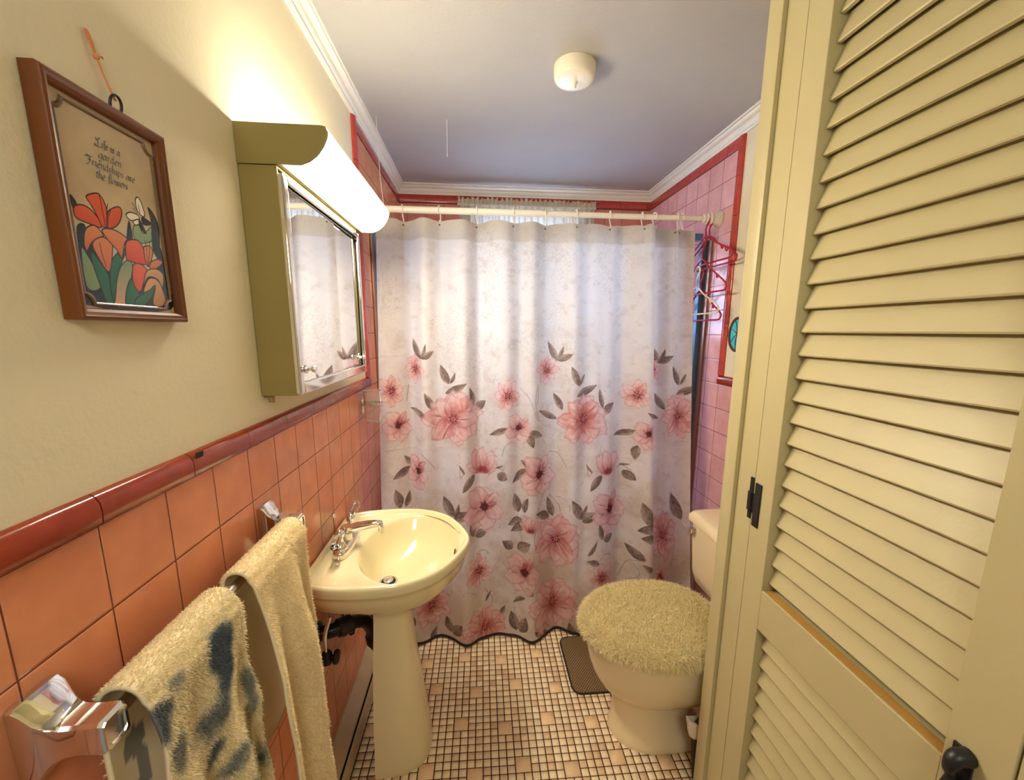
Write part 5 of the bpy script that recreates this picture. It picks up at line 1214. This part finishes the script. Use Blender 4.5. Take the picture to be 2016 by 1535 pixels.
# tufts lean together in clumps
cl2 = np.stack([np.sin(Ps[:, 0] * 240 + np.sin(Ps[:, 1] * 170) * 3), np.sin(Ps[:, 1] * 225 + np.sin(Ps[:, 0] * 185) * 3), 0 * Ps[:, 0]], -1) * 0.95
Ns2 = Ns + cl2; Ns2 /= np.linalg.norm(Ns2, axis=1, keepdims=True)
cc = np.tile(YEL, (npl, 1)) * (1 - 0.06 * (np.abs(cl2[:, :1]) + np.abs(cl2[:, 1:2])))
V, F, CC = pile(Ps, Ns2, None, 0.021, 0.0017, np.array([-0.1, -0.05, -0.55]), cc, 62, jit=0.5, two=True)
big_mesh('shag_pile', V, F, M['pile'], lc, CC, smooth=False)

# ------------------------------------------------------------------ mat on the floor
fm = thing('floor_mat', 'small taupe mesh mat with a dark edge on the mosaic floor by the toilet', 'mat', (0.96, 1.42, 0.002))
MX0, MX1, MY0, MY1 = 0.797, 1.18, 1.298, 1.585
mm, nt, b = new_mat('mesh_mat')
tc = nt.nodes.new('ShaderNodeTexCoord'); mp = nt.nodes.new('ShaderNodeMapping'); mp.inputs['Rotation'].default_value = (0, 0, 0.7)
ck = nt.nodes.new('ShaderNodeTexBrick'); ck.inputs['Scale'].default_value = 1.0; ck.inputs['Brick Width'].default_value = 0.008; ck.inputs['Row Height'].default_value = 0.008; ck.inputs['Mortar Size'].default_value = 0.0016; ck.offset = 0
ck.inputs['Color1'].default_value = S(158, 132, 92); ck.inputs['Color2'].default_value = S(148, 122, 84); ck.inputs['Mortar'].default_value = S(72, 54, 32)
nt.links.new(tc.outputs['Object'], mp.inputs[0]); nt.links.new(mp.outputs[0], ck.inputs['Vector']); nt.links.new(ck.outputs['Color'], b.inputs['Base Color']); b.inputs['Roughness'].default_value = 0.9
M['mesh_mat'] = mm
MB().loft([rr_(MX0, MX1, MY0, MY1, .0025, .035), rr_(MX0, MX1, MY0, MY1, .0075, .035), rr_(MX0 + .004, MX1 - .004, MY0 + .004, MY1 - .004, .009, .032)]).build('mesh_pad', M['mesh_mat'], fm)
ed = rr_(MX0 - .001, MX1 + .001, MY0 - .001, MY1 + .001, .0058, .036, 8)
MB().tube(ed, 0.0036, 8, True).build('bound_edge', M['mat_edge'], fm)

# ------------------------------------------------------------------ ceiling fixture
cfx = thing('ceiling_fixture', 'round cream fixture with a small knob on the ceiling', 'ceiling fixture', (0.772, 1.472, H))
MB().lathe((0.772, 1.472, H), [(0.066, -0.0005), (0.0665, -0.012), (0.066, -0.030), (0.064, -0.038), (0.060, -0.0435), (0.050, -0.0465), (0.030, -0.048), (0.0005, -0.048)], 'z', 56, False).build('housing', M['white_plastic'], cfx, angle=50)
MB().lathe((0.772, 1.472, H), [(0.011, -0.047), (0.0105, -0.050), (0.0065, -0.053), (0.0065, -0.063), (0.005, -0.066), (0.0005, -0.0665)], 'z', 18).build('knob', M['white_plastic'], cfx)

# ------------------------------------------------------------------ small ornament on the right wall
orn = thing('wall_ornament', 'small teal glass oval ornament in a brown rim on the right wall', 'ornament', (W, 1.655, 1.318))
ov = lambda x, a, b_, n=36: [(x, 1.655 + a * math.cos(t), 1.318 + b_ * math.sin(t)) for t in np.linspace(0, 2 * PI, n, endpoint=False)]
m, nt, b = new_mat('teal_glass'); b.inputs['Base Color'].default_value = S(70, 196, 214); b.inputs['Roughness'].default_value = 0.1
M['teal'] = m
M['brown_rim'] = mat('dark_brown_rim', S(84, 44, 30), 0.4)
MB().loft([ov(W - .0005, .058, .072), ov(W - .009, .058, .072), ov(W - .012, .054, .068), ov(W - .009, .047, .061), ov(W - .004, .047, .061)], False, False).build('rim', M['brown_rim'], orn)
gp = MB().loft([ov(W - .004, .0468, .0608), ov(W - .006, .0468, .0608)]).build('glass', M['teal'], orn, smooth=False)
ld = MB()
for k in range(7):
    a = 2 * PI * k / 7 + .3
    ld.tube(spline([(W - .007, 1.655, 1.318), (W - .0075, 1.655 + .022 * math.cos(a + .2), 1.318 + .03 * math.sin(a + .2)), (W - .007, 1.655 + .0465 * math.cos(a), 1.318 + .0605 * math.sin(a))], 4), 0.0013, 6)
ld.build('lead_line', M['brown_rim'], gp)

# ------------------------------------------------------------------ crumpled tissue in a little bin beside the closet
bn = thing('waste_bin', 'small white lined waste bin tucked between the toilet and the closet', 'bin', (1.151, 0.981, 0))
def crumple(r0, z, amp, seed, n=40):
    q = np.random.default_rng(seed); ph = q.uniform(0, 6.28, 5)
    return [(1.151 + (r0 + amp * sum(math.sin(t * f + p) for f, p in zip((3, 5, 8, 11, 2), ph)) * .4) * math.cos(t), 0.981 + (r0 * 0.25 + amp * .3 * sum(math.sin(t * f + p) for f, p in zip((4, 7, 9, 3, 2), ph)) * .3) * math.sin(t), z + amp * .8 * math.sin(5 * t + ph[0])) for t in np.linspace(0, 2 * PI, n, endpoint=False)]
M['bin'] = mat('dark_bin', S(52, 40, 30), 0.6)
MB().loft([crumple(.066, .001, 0, 1), crumple(.082, .16, 0, 1)]).build('bucket', M['bin'], bn)
MB().loft([crumple(.082, .152, .002, 2), crumple(.092, .168, .007, 3), crumple(.100, .196, .010, 4), crumple(.092, .218, .010, 5), crumple(.078, .205, .006, 6)], False, False).build('liner', M['tissue'], bn)

# ------------------------------------------------------------------ light
def point(name, loc, e, col, rad):
    l = bpy.data.lights.new(name, 'POINT'); l.energy = e; l.color = col; l.shadow_soft_size = rad
    o = bpy.data.objects.new(name, l); o.location = loc; COL.objects.link(o); return o
for i, (bx_, by_, bz_) in enumerate(BULBS):
    point('bulb_light', (bx_ + 0.012, by_, bz_ + 0.024), 3.6, (1.0, 0.94, 0.78), 0.012)
# daylight through the frosted window
l = bpy.data.lights.new('window_daylight', 'AREA'); l.shape = 'RECTANGLE'; l.size = 0.7; l.size_y = 0.76; l.energy = 30; l.color = (0.50, 0.68, 1.0)
o = bpy.data.objects.new('window_daylight', l); o.location = ((WX0 + WX1) / 2, YB + 0.2, (WZ0 + WZ1) / 2); o.rotation_euler = (-PI / 2, 0, 0); COL.objects.link(o)
# unseen fill light added behind the doorway to brighten the room
l = bpy.data.lights.new('fill_light', 'AREA'); l.shape = 'DISK'; l.size = 0.5; l.energy = 10; l.color = (0.98, 0.95, 0.83)
o = bpy.data.objects.new('fill_light', l); o.location = (0.50, -0.75, 1.95); o.rotation_euler = (math.radians(62), 0, 0); COL.objects.link(o)
wd = bpy.data.worlds.new('ambient_fill'); scene.world = wd; wd.use_nodes = True  # even fill added all round to lift the ambient level
wd.node_tree.nodes['Background'].inputs[0].default_value = (0.98, 0.96, 0.84, 1); wd.node_tree.nodes['Background'].inputs[1].default_value = 0.23

# ------------------------------------------------------------------ camera
cam = bpy.data.cameras.new('camera'); co = bpy.data.objects.new('camera', cam); COL.objects.link(co)
PIT, YAW, ROL, FPX = .1792, .0899, .0057, 817.85
f = Vector((math.sin(YAW) * math.cos(PIT), math.cos(YAW) * math.cos(PIT), -math.sin(PIT)))
rt = Vector((math.cos(YAW), -math.sin(YAW), 0)); up = rt.cross(f)
rt2 = rt * math.cos(ROL) + up * math.sin(ROL); up2 = up * math.cos(ROL) - rt * math.sin(ROL)
mw = Matrix((rt2, up2, -f)).transposed().to_4x4(); mw.translation = (0.4548, 0.0, 1.3286)
co.matrix_world = mw
cam.sensor_fit = 'HORIZONTAL'; cam.sensor_width = 36.0; cam.lens = FPX / 2016 * 36.0
cam.shift_x = -6.26 / 2016; cam.shift_y = 31.32 / 2016
cam.clip_start = 0.02
scene.camera = co
scene.view_settings.view_transform = 'Standard'; scene.view_settings.look = 'None'
scene.view_settings.exposure = 0.0; scene.view_settings.gamma = 1.0; scene.view_settings.use_curve_mapping = False
scene.cycles.use_denoising = True
scene.cycles.max_bounces = 10; scene.cycles.diffuse_bounces = 5; scene.cycles.transmission_bounces = 8; scene.cycles.caustics_reflective = False
scene.cycles.sample_clamp_indirect = 10.0
